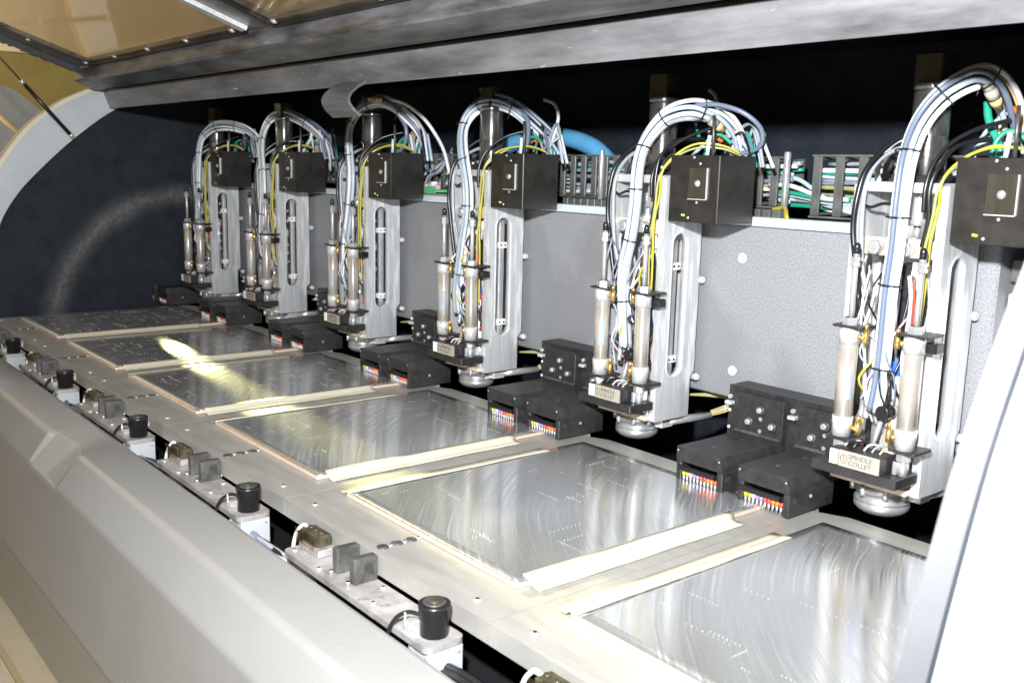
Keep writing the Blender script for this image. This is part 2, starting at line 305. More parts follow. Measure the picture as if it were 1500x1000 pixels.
# ================================================================== MACHINE BASE, TABLE
XL, XR = -0.60, 2.485
tag(MB().box(-0.639, XR, -0.055, 1.019, -0.45, -0.1175).build('machine_bed', 'void'), 'black machine bed deep in the gap below the table plates', 'machine bed')
plate_org = (-0.25, 0.3, -0.013)
plab = ['leftmost ground table plate beside the black end wall', 'ground table plate second from the left end wall, under its board', 'ground table plate third from the left end wall, under its board', 'ground table plate fourth from the left, between far plates and widest board', 'ground table plate under the widest fully visible mirror board', 'nearest ground table plate running out of frame bottom right']
for k in range(1, 7):
    x1 = (k - 1) * PITCH; x0 = x1 - PITCH
    t = thing('table_plate', plab[k - 1], 'table plate', (x0 + 0.25, 0.3, -0.026), 'table plates of the drilling machine')
    o3 = (x0 + 0.25, 0.3, -0.026)
    MB().prism([(x0 + 0.0006, 0), (x1 - 0.0006, 0), (x1 - 0.0006, 0.632), (x0 + 0.05, 0.632), (x0 + 0.0006, 0.612)], 'z', -0.026, 0.0).build('plate', 'table', t, o3)
    for q in range(3):
        MB().lathe((x0 + 0.247, 0.020 + q * 0.022, 0.0), (x0 + 0.247, 0.020 + q * 0.022, 0.0016), [(0, 0.0085), (0.7, 0.0085), (1, 0.006)], 14).build('bushing', 'dark_block' if q % 2 == 0 else 'dark_block', t, o3)
        MB().lathe((x0 + 0.247, 0.031 + q * 0.022, 0.0), (x0 + 0.247, 0.031 + q * 0.022, 0.002), [(0, 0.004), (0.6, 0.004), (1, 0.002)], 10).build('screw', 'steel', t, o3)
    for sx in (0.05, 0.447):
        MB().lathe((x0 + sx, 0.025, 0.0), (x0 + sx, 0.025, 0.0022), [(0, 0.0055), (0.5, 0.0055), (1, 0.0025)], 12).build('screw', 'steel', t, o3)
    MB().box(x0 + 0.402, x0 + 0.412, -0.0008, 0.0004, -0.021, -0.006).build('sticker', 'white', t, o3)
    MB().box(x0 + 0.405, x0 + 0.411, -0.0012, -0.0009, -0.013, -0.008).build('mark', 'black', t, o3)

# ------------------------------------------------------------------ circuit boards and tapes
def holes_mb(x0, rnd, nh, rs):
    m = MB()
    for _ in range(nh):
        gx = x0 + 0.07 + rnd.random() * 0.33; gy = 0.11 + rnd.random() * 0.42; nx = rnd.randint(2, 9); dx = 0.004 + rnd.random() * 0.004
        vert = rnd.random() < 0.4
        for q in range(nx):
            x = gx + (0 if vert else q * dx); y = gy + (q * dx if vert else 0)
            if x > x0 + 0.44 or y > 0.55: continue
            b = len(m.v); r = (0.0008 + rnd.random() * 0.0008) * rs
            for i in range(5): a = 2 * math.pi * i / 5; m.v.append((x + r * math.cos(a), y + r * math.sin(a), 0.0079))
            m.v.append((x, y, 0.0086))
            for i in range(5): m.face((b + i, b + (i + 1) % 5, b + 5))
    return m
blab = ['dark mirror covered circuit board at the far left beside the black end wall', 'circuit board second from the left, dark sheet with dotted hole rows and yellow streak', 'circuit board third from the left, with the pale yellow glow on its front half', 'circuit board fourth from the left, just before the large fully visible one', 'large mirror covered circuit board with arcs of hose reflections, front edge fully in frame', 'nearest circuit board running out of the bottom right of the frame']
for k in range(1, 7):
    x0 = (k - 2) * PITCH; o3 = (x0 + 0.25, 0.32, 0.0)
    t = thing('circuit_board', blab[k - 1], 'circuit board', o3, 'circuit boards on the table plates')
    MB().box(x0 + 0.0475, x0 + 0.4525, 0.0795, 0.570, 0.0006, 0.006, 0.0004).build('laminate', 'copper', t, o3)
    # entry sheet with a slight bow
    m = MB(); nx, ny = 24, 28
    rnd = random.Random(k); ph = [rnd.random() * 6 for _ in range(4)]
    for j in range(ny + 1):
        for i in range(nx + 1):
            u, v = i / nx, j / ny; x = x0 + 0.0487 + u * 0.4033; y = 0.0807 + v * 0.4865
            e = min(1, 8 * u, 8 * (1 - u), 8 * v, 8 * (1 - v))
            m.v.append((x, y, 0.0073 + e * 0.0001 * (math.sin(7 * u + ph[0]) * math.sin(5 * v + ph[1]) + 1)))
    for j in range(ny):
        for i in range(nx): b = j * (nx + 1) + i; m.face((b, b + 1, b + nx + 2, b + nx + 1), True)
    sh = m.build('entry_sheet', 'sheet', t, o3)
    md = sh.modifiers.new('thickness', 'SOLIDIFY'); md.thickness = 0.0007; md.offset = -1
    hm = holes_mb(x0, random.Random(20 + k), [80, 80, 60, 45, 30, 22][k - 1], [1, 1, 0.9, 0.75, 0.6, 0.5][k - 1]).build('drill_burrs', 'alu_plain', t, o3); hm['kind'] = 'stuff'
def tape(xs, zs, y0, y1, seed, label):
    rnd = random.Random(seed); m = MB(); ny = 40; n = len(xs)
    for j in range(ny + 1):
        for i in range(n):
            v = j / ny; f = i / (n - 1)
            ex = 0.006 * (0.5 - f) if j == 0 else (0.012 * (0.5 - f) + 0.004 * rnd.random() if j == ny else 0)
            wob = 0.0004 * math.sin(9 * v + seed) + 0.0003 * math.sin(23 * v + seed * 2)
            m.v.append((xs[i] + wob * (1 if i in (0, n - 1) else 0.4) + (xs[-1] - xs[0]) * 0.10 * (v - 0.5), y0 + (y1 - y0) * v + ex, zs[i] + 0.00025 * rnd.random() + 0.0003 * max(0, math.sin(17 * v + 5 * f + seed))))
    for j in range(ny):
        for i in range(n - 1): b = j * n + i; m.face((b, b + 1, b + n + 1, b + n), True)
    o = m.build('masking_tape', 'tape', None, ((xs[0] + xs[-1]) / 2, (y0 + y1) / 2, zs[0]))
    md = o.modifiers.new('thickness', 'SOLIDIFY'); md.thickness = 0.0003; md.offset = 1
    tag(o, label, 'tape', 'masking tape strips holding the boards')
gapn = ['first and second', 'second and third', 'third and fourth', 'fourth and fifth', 'fifth and nearest']
for k in range(1, 6):
    x1 = (k - 1) * PITCH
    tape([x1 - 0.060, x1 - 0.053, x1 - 0.0465, x1 - 0.042, x1 - 0.032, x1 - 0.022], [0.0086, 0.0087, 0.0082, 0.0026, 0.0018, 0.0018], 0.098, 0.480, k, f'wider cream tape strip between the {gapn[k-1]} boards from the left')
    tape([x1 + 0.021, x1 + 0.031, x1 + 0.041, x1 + 0.0465, x1 + 0.0600], [0.0018, 0.0018, 0.0030, 0.0080, 0.0087], 0.080, 0.480, k + 30, f'narrower cream tape strip in the gap between the {gapn[k-1]} boards from the left')

# ------------------------------------------------------------------ front ledges with sensors
ORG = (-0.21, -0.03, -0.038)
def rrect(x0, x1, y0, y1, r, n=5):
    out = []
    for cx, cy, a0 in ((x1 - r, y1 - r, 0), (x0 + r, y1 - r, 90), (x0 + r, y0 + r, 180), (x1 - r, y0 + r, 270)):
        for i in range(n + 1): a = R(a0 + 90 * i / n); out.append((cx + r * math.cos(a), cy + r * math.sin(a)))
    return out
l0 = thing('clamp_ledge', '', 'ledge', ORG, 'clamp ledges along the table front')
MB().prism(rrect(-0.391, -0.037, -0.057, -0.003, 0.010), 'z', -0.038, -0.0300).build('ledge_plate', 'ledge', l0, ORG)
MB().box(-0.387, -0.330, -0.034, -0.006, -0.0298, -0.019, 0.001).build('clamp_base', 'ledge', l0, ORG)
cl = MB().box(-0.385, -0.340, -0.031, -0.008, -0.0188, -0.003, 0.0012).box(-0.381, -0.370, -0.0325, -0.0312, -0.016, -0.007).box(-0.362, -0.350, -0.0325, -0.0312, -0.016, -0.007).build('clamp_body', 'bronze', l0, ORG)
for q in range(3): MB().cyl((-0.379 + q * 0.015, -0.019, -0.0028), (-0.379 + q * 0.015, -0.019, -0.0010), 0.0042, 10).build('clamp_screw', 'bronze', cl, ORG)
MB().box(-0.388, -0.336, -0.0390, -0.0375, -0.0185, 0.000).build('clear_guard', 'acrylic', cl, ORG)
MB().tube(spline([(-0.386, -0.02, -0.006), (-0.396, -0.022, -0.004), (-0.403, -0.03, -0.018), (-0.404, -0.036, -0.05), (-0.40, -0.04, -0.09)], 5), 0.0028, 7).build('air_line', 'c_white', l0, ORG)
MB().box(-0.386, -0.376, -0.036, -0.0338, -0.0185, -0.006).build('clamp_window', 'black_plastic', cl, ORG)
for bx in (-0.284, -0.240):
    MB().box(bx, bx + 0.013, -0.038, -0.004, -0.0298, 0.004, 0.0008).build('stop_block', 'dark_block', l0, ORG)
    for sy in (-0.041, -0.0): MB().cyl((bx + 0.004, sy - 0.001, -0.0298), (bx + 0.004, sy - 0.001, -0.0255), 0.003, 8).build('bolt', 'steel', l0, ORG)
for sx, sy in ((-0.375, -0.046), (-0.30, -0.049), (-0.20, -0.012), (-0.17, -0.045)): MB().lathe((sx, sy, -0.0299), (sx, sy, -0.0270), [(0, 0.0045), (0.6, 0.0045), (1, 0.002)], 10).build('bolt', 'steel', l0, ORG)
MB().box(-0.081, -0.0372, -0.053, -0.006, -0.082, -0.0384, 0.0015).build('junction_box', 'grey_box', l0, ORG)
for sx, sz in ((-0.074, -0.045), (-0.044, -0.045), (-0.044, -0.075)): MB().cyl((sx, -0.0532, sz), (sx, -0.0545, sz), 0.002, 8).build('box_screw', 'steel', l0, ORG)
MB().cyl((-0.037, -0.013, -0.045), (-0.0358, -0.013, -0.045), 0.002, 8).build('box_screw', 'steel', l0, ORG)
MB().box(-0.097, -0.083, -0.050, -0.034, -0.0298, -0.020, 0.0008).build('sensor_bracket', 'ledge', l0, ORG)
MB().cyl((-0.0905, -0.0505, -0.0298), (-0.0905, -0.0505, -0.008), 0.0014, 8).build('pin', 'steel', l0, ORG)
PORG = (-0.063, -0.029, -0.030)
p0 = thing('tool_sensor', '', 'sensor', PORG, 'black round sensors on the ledges')
MB().lathe((-0.063, -0.029, -0.0298), (-0.063, -0.029, 0.008), [(0, 0.0165), (0.55, 0.0165), (0.56, 0.0180), (0.86, 0.0180), (0.87, 0.0187), (1, 0.0187)], 32).build('sensor_body', 'black_plastic', p0, PORG)
MB().lathe((-0.063, -0.029, 0.0082), (-0.063, -0.029, 0.0098), [(0, 0.0135), (0.8, 0.0135), (1, 0.0120)], 28).build('ring', 'dark_block', p0, PORG)
MB().lathe((-0.063, -0.029, 0.0099), (-0.063, -0.029, 0.0112), [(0, 0.0075), (0.7, 0.0075), (1, 0.005)], 20).build('lens', 'bronze', p0, PORG)
MB().tube(spline([(-0.080, -0.036, -0.012), (-0.094, -0.045, -0.011), (-0.105, -0.056, -0.022), (-0.108, -0.064, -0.045), (-0.100, -0.066, -0.090)]), 0.0026).build('cable', 'c_jet', p0, PORG)
ord6 = ['half hidden at the far left edge of the photo', 'second from the far left', 'third from the far left', 'fourth from the left beside the front cover dent', 'nearest fully visible, in the bottom middle', 'cut off by the bottom edge of the photo']
for k in range(0, 7):
    tx = (k - 1) * PITCH
    if k == 0: continue
    lab = f'aluminium ledge with dark stop blocks, {ord6[k-1]}'
    if k == 1: l0.location = (ORG[0] + tx, ORG[1], ORG[2]); l0['label'] = lab
    else: dup(l0, (ORG[0] + tx, ORG[1], ORG[2]), lab)
    if k == 6: continue
    lab = f'black round tool sensor on its ledge, {["first at the far left","second from the left","third from the left","fourth from the left","nearest and largest, bottom middle"][k-1]}'
    if k == 1: p0.location = (PORG[0] + tx, PORG[1], PORG[2]); p0['label'] = lab
    else: dup(p0, (PORG[0] + tx, PORG[1], PORG[2]), lab)
# loose cables in the trough
wt = thing('trough_wiring', 'grey, black and white cables lying loose in the gap in front of the table', 'cables', (1.2, -0.03, -0.1))
cols = ['c_grey', 'c_jet', 'c_white', 'c_jet', 'c_bluegrey', 'c_jet', 'c_grey']
for i, c in enumerate(cols + cols):
    rnd = random.Random(50 + i)
    pts = [(-0.4 + 0.075 * q, -0.010 - 0.055 * rnd.random(), -0.060 - 0.035 * rnd.random() + (0.012 if q % 7 in (4, 5) else 0)) for q in range(40)]
    MB().tube(spline(smooth_pts(pts, 1), 4), 0.0035 + 0.001 * (i % 3), 7).build('cable', c, wt, (1.2, -0.03, -0.1))

# ------------------------------------------------------------------ front cover with its dented corner
fc = thing('front_cover', 'grey painted front cover with a folded crest and small dented corner', 'machine cover', (1.0, -0.15, -0.49))
xs = [XL, 0.3, 0.80, 0.815, 0.90, 0.99, 1.0, 1.5, 2.2, 2.75]
m = MB(); prof = [(-0.068, -0.10), (-0.072, -0.034), (-0.077, -0.029), (-0.151, -0.0335), (-0.157, -0.0375), (-0.193, -0.087), (-0.1945, -0.093), (-0.2125, -0.283), (-0.2145, -0.295), (-0.2105, -0.307), (-0.197, -0.485), (-0.16, -0.4895)]
for x in xs:
    for i, (y, z) in enumerate(prof):
        if x in (0.815, 0.90, 0.99):
            d = {0.815: 0.35, 0.90: 1.0, 0.99: 0.2}[x]
            if i in (3, 4): y += 0.024 * d; z -= 0.010 * d
            if i == 5: y += 0.008 * d; z -= 0.0 * d
        m.v.append((x, y, z))
n = len(prof)
for a in range(len(xs) - 1):
    for i in range(n - 1): b = a * n + i; m.face((b, b + 1, b + n + 1, b + n), False)
fo = m.build('cover_shell', 'cover', fc, (1.0, -0.15, -0.49))
bv = fo.modifiers.new('round_bends', 'BEVEL'); bv.width = 0.006; bv.segments = 3; bv.limit_method = 'ANGLE'; bv.angle_limit = R(12)
fo.data.polygons.foreach_set('use_smooth', [True] * len(fo.data.polygons)); fo.data.set_sharp_from_angle(angle=R(14))
md = fo.modifiers.new('thickness', 'SOLIDIFY'); md.thickness = 0.003; md.offset = 1
sc = MB()
rnd = random.Random(4)
for i in range(13):
    x = 0.1 + 2.0 * rnd.random(); y = -0.147 + 0.06 * rnd.random() ** 1.6; z = -0.029 - (-0.077 - y) * 0.0608 + 0.0024; l = 0.006 + 0.05 * rnd.random() ** 3
    sc.box(x, x + l, y, y + 0.0004, z - 0.0006, z + 0.0006)
sc.build('scratch', 'alu_plain', fc, (1.0, -0.15, -0.49))['kind'] = 'stuff'

# ------------------------------------------------------------------ end panels
inner = [(0.012, -0.12), (0.022, 0.05), (0.038, 0.16), (0.069, 0.28), (0.122, 0.37), (0.192, 0.448), (0.306, 0.554), (0.44, 0.652), (0.60, 0.725), (0.80, 0.785), (1.03, 0.82)]
outer = [(-0.062, -0.12), (-0.045, 0.09), (-0.012, 0.26), (0.028, 0.368), (0.08, 0.453), (0.165, 0.566), (0.264, 0.649), (0.365, 0.702), (0.56, 0.785), (0.80, 0.85), (1.03, 0.885)]
def sp2(P, n=5): return [(p.y, p.z) for p in spline([(0, a, b) for a, b in P], n)]
inn, out = sp2(inner), sp2(outer)
ep = thing('left_end_panel', 'curved pale grey end panel with black lined recess at the far left', 'end panel', (-0.62, 0.5, -0.12))
eo = (-0.62, 0.5, -0.12)
MB().prism(out + inn[::-1], 'x', -0.655, -0.600).build('rim', 'rim', ep, eo)
oo = [(y - 0.010, z + 0.008) for y, z in out]
MB().prism(oo + out[::-1], 'x', -0.66, -0.604).build('rim_edge_strip', 'rim_edge', ep, eo)
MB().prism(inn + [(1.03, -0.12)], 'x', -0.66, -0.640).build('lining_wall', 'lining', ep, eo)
er = thing('right_end_cover', 'white glossy curved end cover close to the camera at the right edge', 'end cover', (2.55, 0.5, -0.45))
er_o = (2.55, 0.5, -0.45)
outr = [(-0.215, -0.49), (-0.165, -0.3), (-0.105, -0.06)] + sp2([(-0.082, 0.02), (-0.057, 0.093), (-0.034, 0.16), (-0.010, 0.232), (0.019, 0.31), (0.053, 0.378), (0.090, 0.440), (0.136, 0.513), (0.204, 0.61), (0.314, 0.715), (0.50, 0.80), (0.80, 0.87), (1.03, 0.90)])
MB().prism(outr + [(1.03, -0.49)], 'x', 2.487, 2.507).build('rim_panel', 'edge_grey', er, er_o)
MB().prism([(y + 0.006, z - 0.006) for y, z in outr] + [(1.03, -0.48)], 'x', 2.507, 2.511).build('seam_gasket', 'c_bluegrey', er, er_o)
MB().prism(outr + [(1.03, -0.49)], 'x', 2.511, 2.60).build('cover_shell', 'end_white', er, er_o)

# ------------------------------------------------------------------ rear housing
hs = thing('machine_housing', 'worn grey lip beam and black lined hood interior above the drilling heads', 'machine housing', (1.0, 0.9, 0.0))
ho = (1.0, 0.9, 0.0)
MB().prism([(0.42, 0.652), (0.402, 0.702), (0.410, 0.712), (0.47, 0.72), (0.47, 0.700), (0.430, 0.655)], 'x', -0.60, 2.486).build('lip_beam', 'lip', hs, ho)
MB().box(-0.638, 2.486, 0.402, 1.03, 0.722, 0.80).build('roof_panel', 'void', hs, ho)
MB().box(-0.638, 2.486, 1.02, 1.05, -0.30, 0.721).build('back_panel', 'navy', hs, ho)
tb = MB().prism([(0.418, 0.660), (0.398, 0.648), (0.384, 0.636), (0.377, 0.624), (0.379, 0.612), (0.388, 0.600), (0.404, 0.588), (0.408, 0.591), (0.393, 0.603), (0.384, 0.614), (0.382, 0.623), (0.388, 0.633), (0.401, 0.644), (0.422, 0.655)], 'x', 0.925, 1.035).build('hook_tab', 'lip', hs, ho)

# ------------------------------------------------------------------ lid
ld = thing('raised_lid', 'raised machine lid with scuffed dark frame and bronze tinted windows', 'lid', (1.0, 0.36, 0.75))
lo_ = (1.0, 0.36, 0.75)
LX0, LX1 = -0.53, 2.60
MB().prism([(0.372, 0.706), (0.352, 0.707), (0.300, 0.724), (0.294, 0.731), (0.312, 0.768), (0.345, 0.79), (0.385, 0.75)], 'x', LX0, LX1).build('frame_rail', 'lid_frame', ld, lo_)
sl = Vector((0, -0.21, 0.072)).normalized(); nrm = Vector((0, 0.072, 0.21)).normalized()
def lidq(x0, x1, s0, s1, off0, off1):
    b0 = Vector((0, 0.313, 0.770)); m = MB(); pts = []
    for off in (off0, off1):
        for s_ in (s0, s1):
            for x in (x0, x1): p = b0 + sl * s_ + nrm * off; pts.append((x, p.y, p.z))
    m.v = pts
    for q in ((0, 2, 3, 1), (4, 5, 7, 6), (0, 1, 5, 4), (2, 6, 7, 3), (0, 4, 6, 2), (1, 3, 7, 5)): m.face(q)
    return m
W1 = (-0.40, 0.725); W2 = (0.87, 2.55)
lidq(LX0, LX1, 0.002, 0.022, 0.0, 0.012).build('frame_strip', 'lid_frame', ld, lo_)
lidq(LX0, W1[0] + 0.012, 0.022, 1.1, 0.0, 0.012).build('frame_strip', 'lid_frame', ld, lo_)
lidq(W1[1] - 0.012, W2[0] + 0.012, 0.022, 1.1, 0.0, 0.012).build('frame_strip', 'lid_frame', ld, lo_)
for wx in (W1, W2):
    p = lidq(wx[0], wx[1], 0.010, 1.08, -0.006, -0.002).build('window_pane', 'acrylic', ld, lo_)
    lidq(wx[0] - 0.006, wx[1] + 0.006, 0.004, 0.012, -0.0072, -0.0004).build('gasket', 'black_plastic', ld, lo_)
    lidq(wx[0] - 0.006, wx[0] + 0.003, 0.0125, 1.08, -0.0072, -0.0004).build('gasket', 'black_plastic', ld, lo_)
    lidq(wx[1] - 0.003, wx[1] + 0.006, 0.0125, 1.08, -0.0072, -0.0004).build('gasket', 'black_plastic', ld, lo_)
    def screw(x, s_):
        c = Vector((x, 0.313, 0.770)) + sl * s_
        MB().lathe(c - nrm * 0.0062, c - nrm * 0.0105, [(0, 0.0075), (0.5, 0.0075), (1, 0.003)], 12).build('window_screw', 'steel', ld, lo_)
    nsc = 5
    for q in range(nsc): screw(wx[0] + 0.03 + (wx[1] - wx[0] - 0.06) * q / (nsc - 1), 0.026)
    for q in range(1, 4): screw(wx[0] + 0.02, 0.03 + 0.16 * q); screw(wx[1] - 0.02, 0.03 + 0.16 * q)
lidq(W1[1] + 0.008, W1[1] + 0.035, 0.02, 1.08, -0.010, -0.0005).build('trim_strip', 'alu_plain', ld, lo_)
ss = MB()
for q in range(150):
    b0 = Vector((0, 0.313, 0.770)) + sl * (0.0072 * q); b1 = b0 + sl * 0.016 - nrm * (0.030 + 0.004 * random.random())
    b = len(ss.v)
    for x in (LX0 - 0.004, LX0):
        for (s_, o_) in ((0, 0.005), (0.0070, 0.005), (0.0070, -0.016 - 0.006 * random.random()), (0.0, -0.016 - 0.006 * random.random())):
            p = b0 + sl * s_ + nrm * o_; ss.v.append((x, p.y, p.z))
    for q4 in ((0, 1, 2, 3), (4, 7, 6, 5), (0, 4, 5, 1), (1, 5, 6, 2), (2, 6, 7, 3), (3, 7, 4, 0)): ss.face([b + i for i in q4])
ss.build('brush_seal', 'black', ld, lo_)['kind'] = 'stuff'
st = thing('gas_strut', 'thin black gas strut running from the curved rim up towards the lid', 'gas strut', (-0.585, 0.295, 0.554))
so = (-0.585, 0.295, 0.554)
A = Vector((-0.585, 0.295, 0.556)); B = Vector((-0.56, 0.02, 0.868)); d = (B - A)
MB().cyl(A + d * 0.03, A + d * 0.52, 0.0062, 14).build('cylinder', 'black_plastic', st, so)
MB().cyl(A + d * 0.521, A + d, 0.0028, 10).build('rod', 'dark_block', st, so)
MB().cyl(A, A + d * 0.028, 0.0075, 12).build('end_fitting', 'steel', st, so)
MB().cyl((-0.5995, 0.295, 0.556), (-0.578, 0.295, 0.556), 0.006, 12).build('ball_stud', 'brass', st, so)
MB().cyl(A + d * 0.50, A + d * 0.535, 0.0068, 14).build('collar', 'steel', st, so)

# ------------------------------------------------------------------ granite beam
GX0, GX1 = -0.41, 2.165
gb = thing('granite_beam', 'long speckled grey granite cross beam behind the drilling heads', 'beam', (1.0, 0.87, 0.097))
go = (1.0, 0.87, 0.097)
MB().box(GX0, GX1, 0.770, 0.990, 0.095, 0.405, 0.003).build('beam_body', 'granite', gb, go)
for k in range(0, 1):
    for (hx, hz) in ((-0.278, 0.348), (-0.284, 0.145)):
        x = 2.0 + hx - k * PITCH
        MB().lathe((x, 0.7695, hz), (x, 0.7675, hz), [(0, 0.010), (0.6, 0.010), (1, 0.008)], 16).build('plug', 'alu_plain', gb, go)
m = MB().box(GX0, GX1, 0.764, 0.80, 0.4055, 0.421, 0.001)
m.box(GX0, GX1, 0.7625, 0.7638, 0.411, 0.4125); m.build('top_profile', 'blue_profile', gb, go)
MB().box(GX0, GX1, 0.803, 0.99, 0.4055, 0.412).build('top_tray', 'black', gb, go)
rb = thing('rail_bracket', 'steel rail end with socket bolt at the right end of the granite beam', 'rail', (2.3, 0.86, 0.1))
ro = (2.3, 0.86, 0.1)
MB().box(2.168, 2.48, 0.80, 0.84, 0.352, 0.384, 0.001).build('rail', 'dark_block', rb, ro)
MB().lathe((2.192, 0.7995, 0.367), (2.192, 0.793, 0.367), [(0, 0.010), (0.7, 0.010), (1, 0.008)], 18).build('bolt', 'steel', rb, ro)
MB().cyl((2.192, 0.7928, 0.367), (2.192, 0.7915, 0.367), 0.005, 6).build('bolt_socket', 'black', rb, ro)
MB().box(2.168, 2.48, 0.80, 0.85, 0.312, 0.335, 0.001).build('spacer', 'alu_plain', rb, ro)
MB().box(2.168, 2.48, 0.81, 0.86, 0.08, 0.311, 0.001).build('end_plate', 'white', rb, ro)

# ------------------------------------------------------------------ cable carriers on the beam
def carrier(x0, x1, z0, z1, y0, y1, label, pitch, seed):
    t = thing('cable_carrier', label, 'cable carrier', ((x0 + x1) / 2, (y0 + y1) / 2, z0), 'cable carriers on top of the beam'); o3 = ((x0 + x1) / 2, (y0 + y1) / 2, z0)
    lm = MB().box(0, 0.016, y0, y0 + 0.005, z0, z1, 0.0008).box(0, 0.016, y1 - 0.005, y1, z0, z1).box(0.003, 0.013, y0 + 0.005, y1 - 0.005, z1 - 0.005, z1 - 0.001).box(0.003, 0.013, y0 + 0.005, y1 - 0.005, z0 + 0.001, z0 + 0.005)
    x = x0; first = None
    while x < x1 - 0.01:
        if first is None: first = lm.build('link', 'chain', t, o3); first.location.x = x; o = first
        else: o = first.copy(); COL.objects.link(o); o.parent = t; o.location = (x, 0, 0)
        x += pitch
    MB().box(x0 - 0.002, x1, y0 - 0.001, y0 + 0.002, z1 - 0.0005, z1 + 0.003).box(x0 - 0.002, x1, y0 - 0.001, y0 + 0.002, z0 - 0.004, z0 - 0.0005).build('side_rail', 'chain', t, o3)
    rnd = random.Random(seed); cs = ['c_white', 'c_pale_blue', 'c_grey', 'c_green', 'c_white', 'c_lime', 'c_violet', 'c_grey', 'c_pale_blue', 'c_green', 'c_white', 'c_grey']
    for i, c in enumerate(cs):
        zz = z0 + 0.010 + (z1 - z0 - 0.022) * i / (len(cs) - 1); pts = []
        n = int((x1 - x0) / 0.10) + 2
        for q in range(n): pts.append((x0 + (x1 - x0) * q / (n - 1), y0 + 0.012 + (y1 - y0 - 0.03) * rnd.random(), zz + 0.010 * (rnd.random() - 0.5)))
        MB().tube(spline(pts, 4), 0.0034 + 0.0012 * rnd.random(), 7).build('cable', c, t, o3)
    return t
carrier(-0.30, 1.742, 0.438, 0.522, 0.845, 0.925, 'long dark cable carrier standing behind the first five drilling heads', 0.033, 1)
carrier(1.800, 2.46, 0.426, 0.526, 0.845, 0.925, 'short dark cable carrier behind the nearest drilling head', 0.043, 2)
lw = thing('linking_cables', 'white, grey and green cables bridging the gap between the two cable carriers', 'cables', (1.77, 0.88, 0.43)); lwo = (1.77, 0.88, 0.43)
for i, (c, za, zb) in enumerate([('c_white', 0.475, 0.455), ('c_green', 0.462, 0.452), ('c_white', 0.458, 0.448), ('c_pale_blue', 0.487, 0.452), ('c_grey', 0.450, 0.446), ('c_green', 0.440, 0.438), ('c_white', 0.447, 0.433), ('c_lime', 0.470, 0.46)]):
    MB().tube(spline([(1.70, 0.862 + 0.006 * i, za), (1.745, 0.858 + 0.007 * i, za), (1.782, 0.86 + 0.006 * i, (za + zb) / 2), (1.815, 0.862 + 0.006 * i, zb), (1.86, 0.866 + 0.005 * i, zb)], 6), 0.0042, 8).build('cable', c, lw, lwo)
MB().tube(spline([(1.735, 0.83, 0.432), (1.765, 0.82, 0.437), (1.785, 0.80, 0.425), (1.792, 0.795, 0.413)], 6), 0.004, 8).build('cable', 'c_yellow', lw, lwo)
for (x, h, lab) in ((1.752, 0.533, 'slim dark steel post at the end of the long cable carrier'), (1.290, 0.535, 'slim steel post between the fourth and fifth drilling heads')):
    p = MB().lathe((x, 0.838, 0.4125), (x, 0.838, h), [(0, 0.0062), (0.98, 0.0062), (1, 0.005)], 18).build('guide_post', 'steel', None, (x, 0.838, 0.4125)); tag(p, lab, 'post', 'posts on the beam')
dk = thing('connector_strip', 'low row of dark grey terminal blocks on the beam below the carriers', 'terminal strip', (1.0, 0.82, 0.413)); dko = (1.0, 0.82, 0.413)
for x in [1.20 + 0.021 * i for i in range(27)]:
    MB().box(x, x + 0.016, 0.812, 0.835, 0.4122, 0.433, 0.001).build('terminal_block', 'chain', dk, dko)
bt = MB().tube(spline([(0.70, 0.955, 0.47), (0.80, 0.95, 0.535), (0.93, 0.95, 0.567), (1.05, 0.95, 0.566), (1.15, 0.945, 0.543), (1.215, 0.94, 0.505)], 8), 0.021, 18).build('blue_duct', 'blue_duct', None, (0.95, 0.95, 0.5))
tag(bt, 'sky blue air duct arching behind the fourth drilling head', 'duct')
pc = thing('controller_board', 'bright green circuit board with white plugs between the third and fourth heads', 'controller board', (0.64, 0.82, 0.43)); po = (0.64, 0.82, 0.43)
MB().box(0.545, 0.755, 0.785, 0.865, 0.428, 0.434).build('board', 'pcb', pc, po)
MB().box(0.542, 0.755, 0.7835, 0.785, 0.424, 0.443).build('board_edge', 'pcb', pc, po)
MB().box(0.56, 0.74, 0.79, 0.86, 0.418, 0.4235).build('support', 'tan_line', pc, po)
for i in range(7): MB().box(0.64 + i * 0.014, 0.650 + i * 0.014, 0.80, 0.815, 0.4345, 0.446 + 0.004 * (i % 3), 0.0008).build('plug', ['white', 'white', 'c_red', 'white', 'grey_box', 'white', 'c_pink'][i], pc, po)
MB().box(0.592, 0.622, 0.795, 0.82, 0.4345, 0.458, 0.0015).build('plug', 'grey_box', pc, po); MB().box(0.597, 0.616, 0.80, 0.815, 0.4582, 0.475, 0.0015).build('plug', 'white', pc, po)
for i in range(6): MB().tube(spline([(0.63 + i * 0.012, 0.807, 0.447), (0.64 + i * 0.012, 0.81, 0.468), (0.67 + i * 0.010, 0.83, 0.485), (0.72, 0.86, 0.52 + 0.004 * i)], 5), 0.0028, 7).build('cable', ['c_bluegrey', 'c_grey', 'c_pale_blue', 'c_jet', 'c_grey', 'c_bluegrey'][i], pc, po)

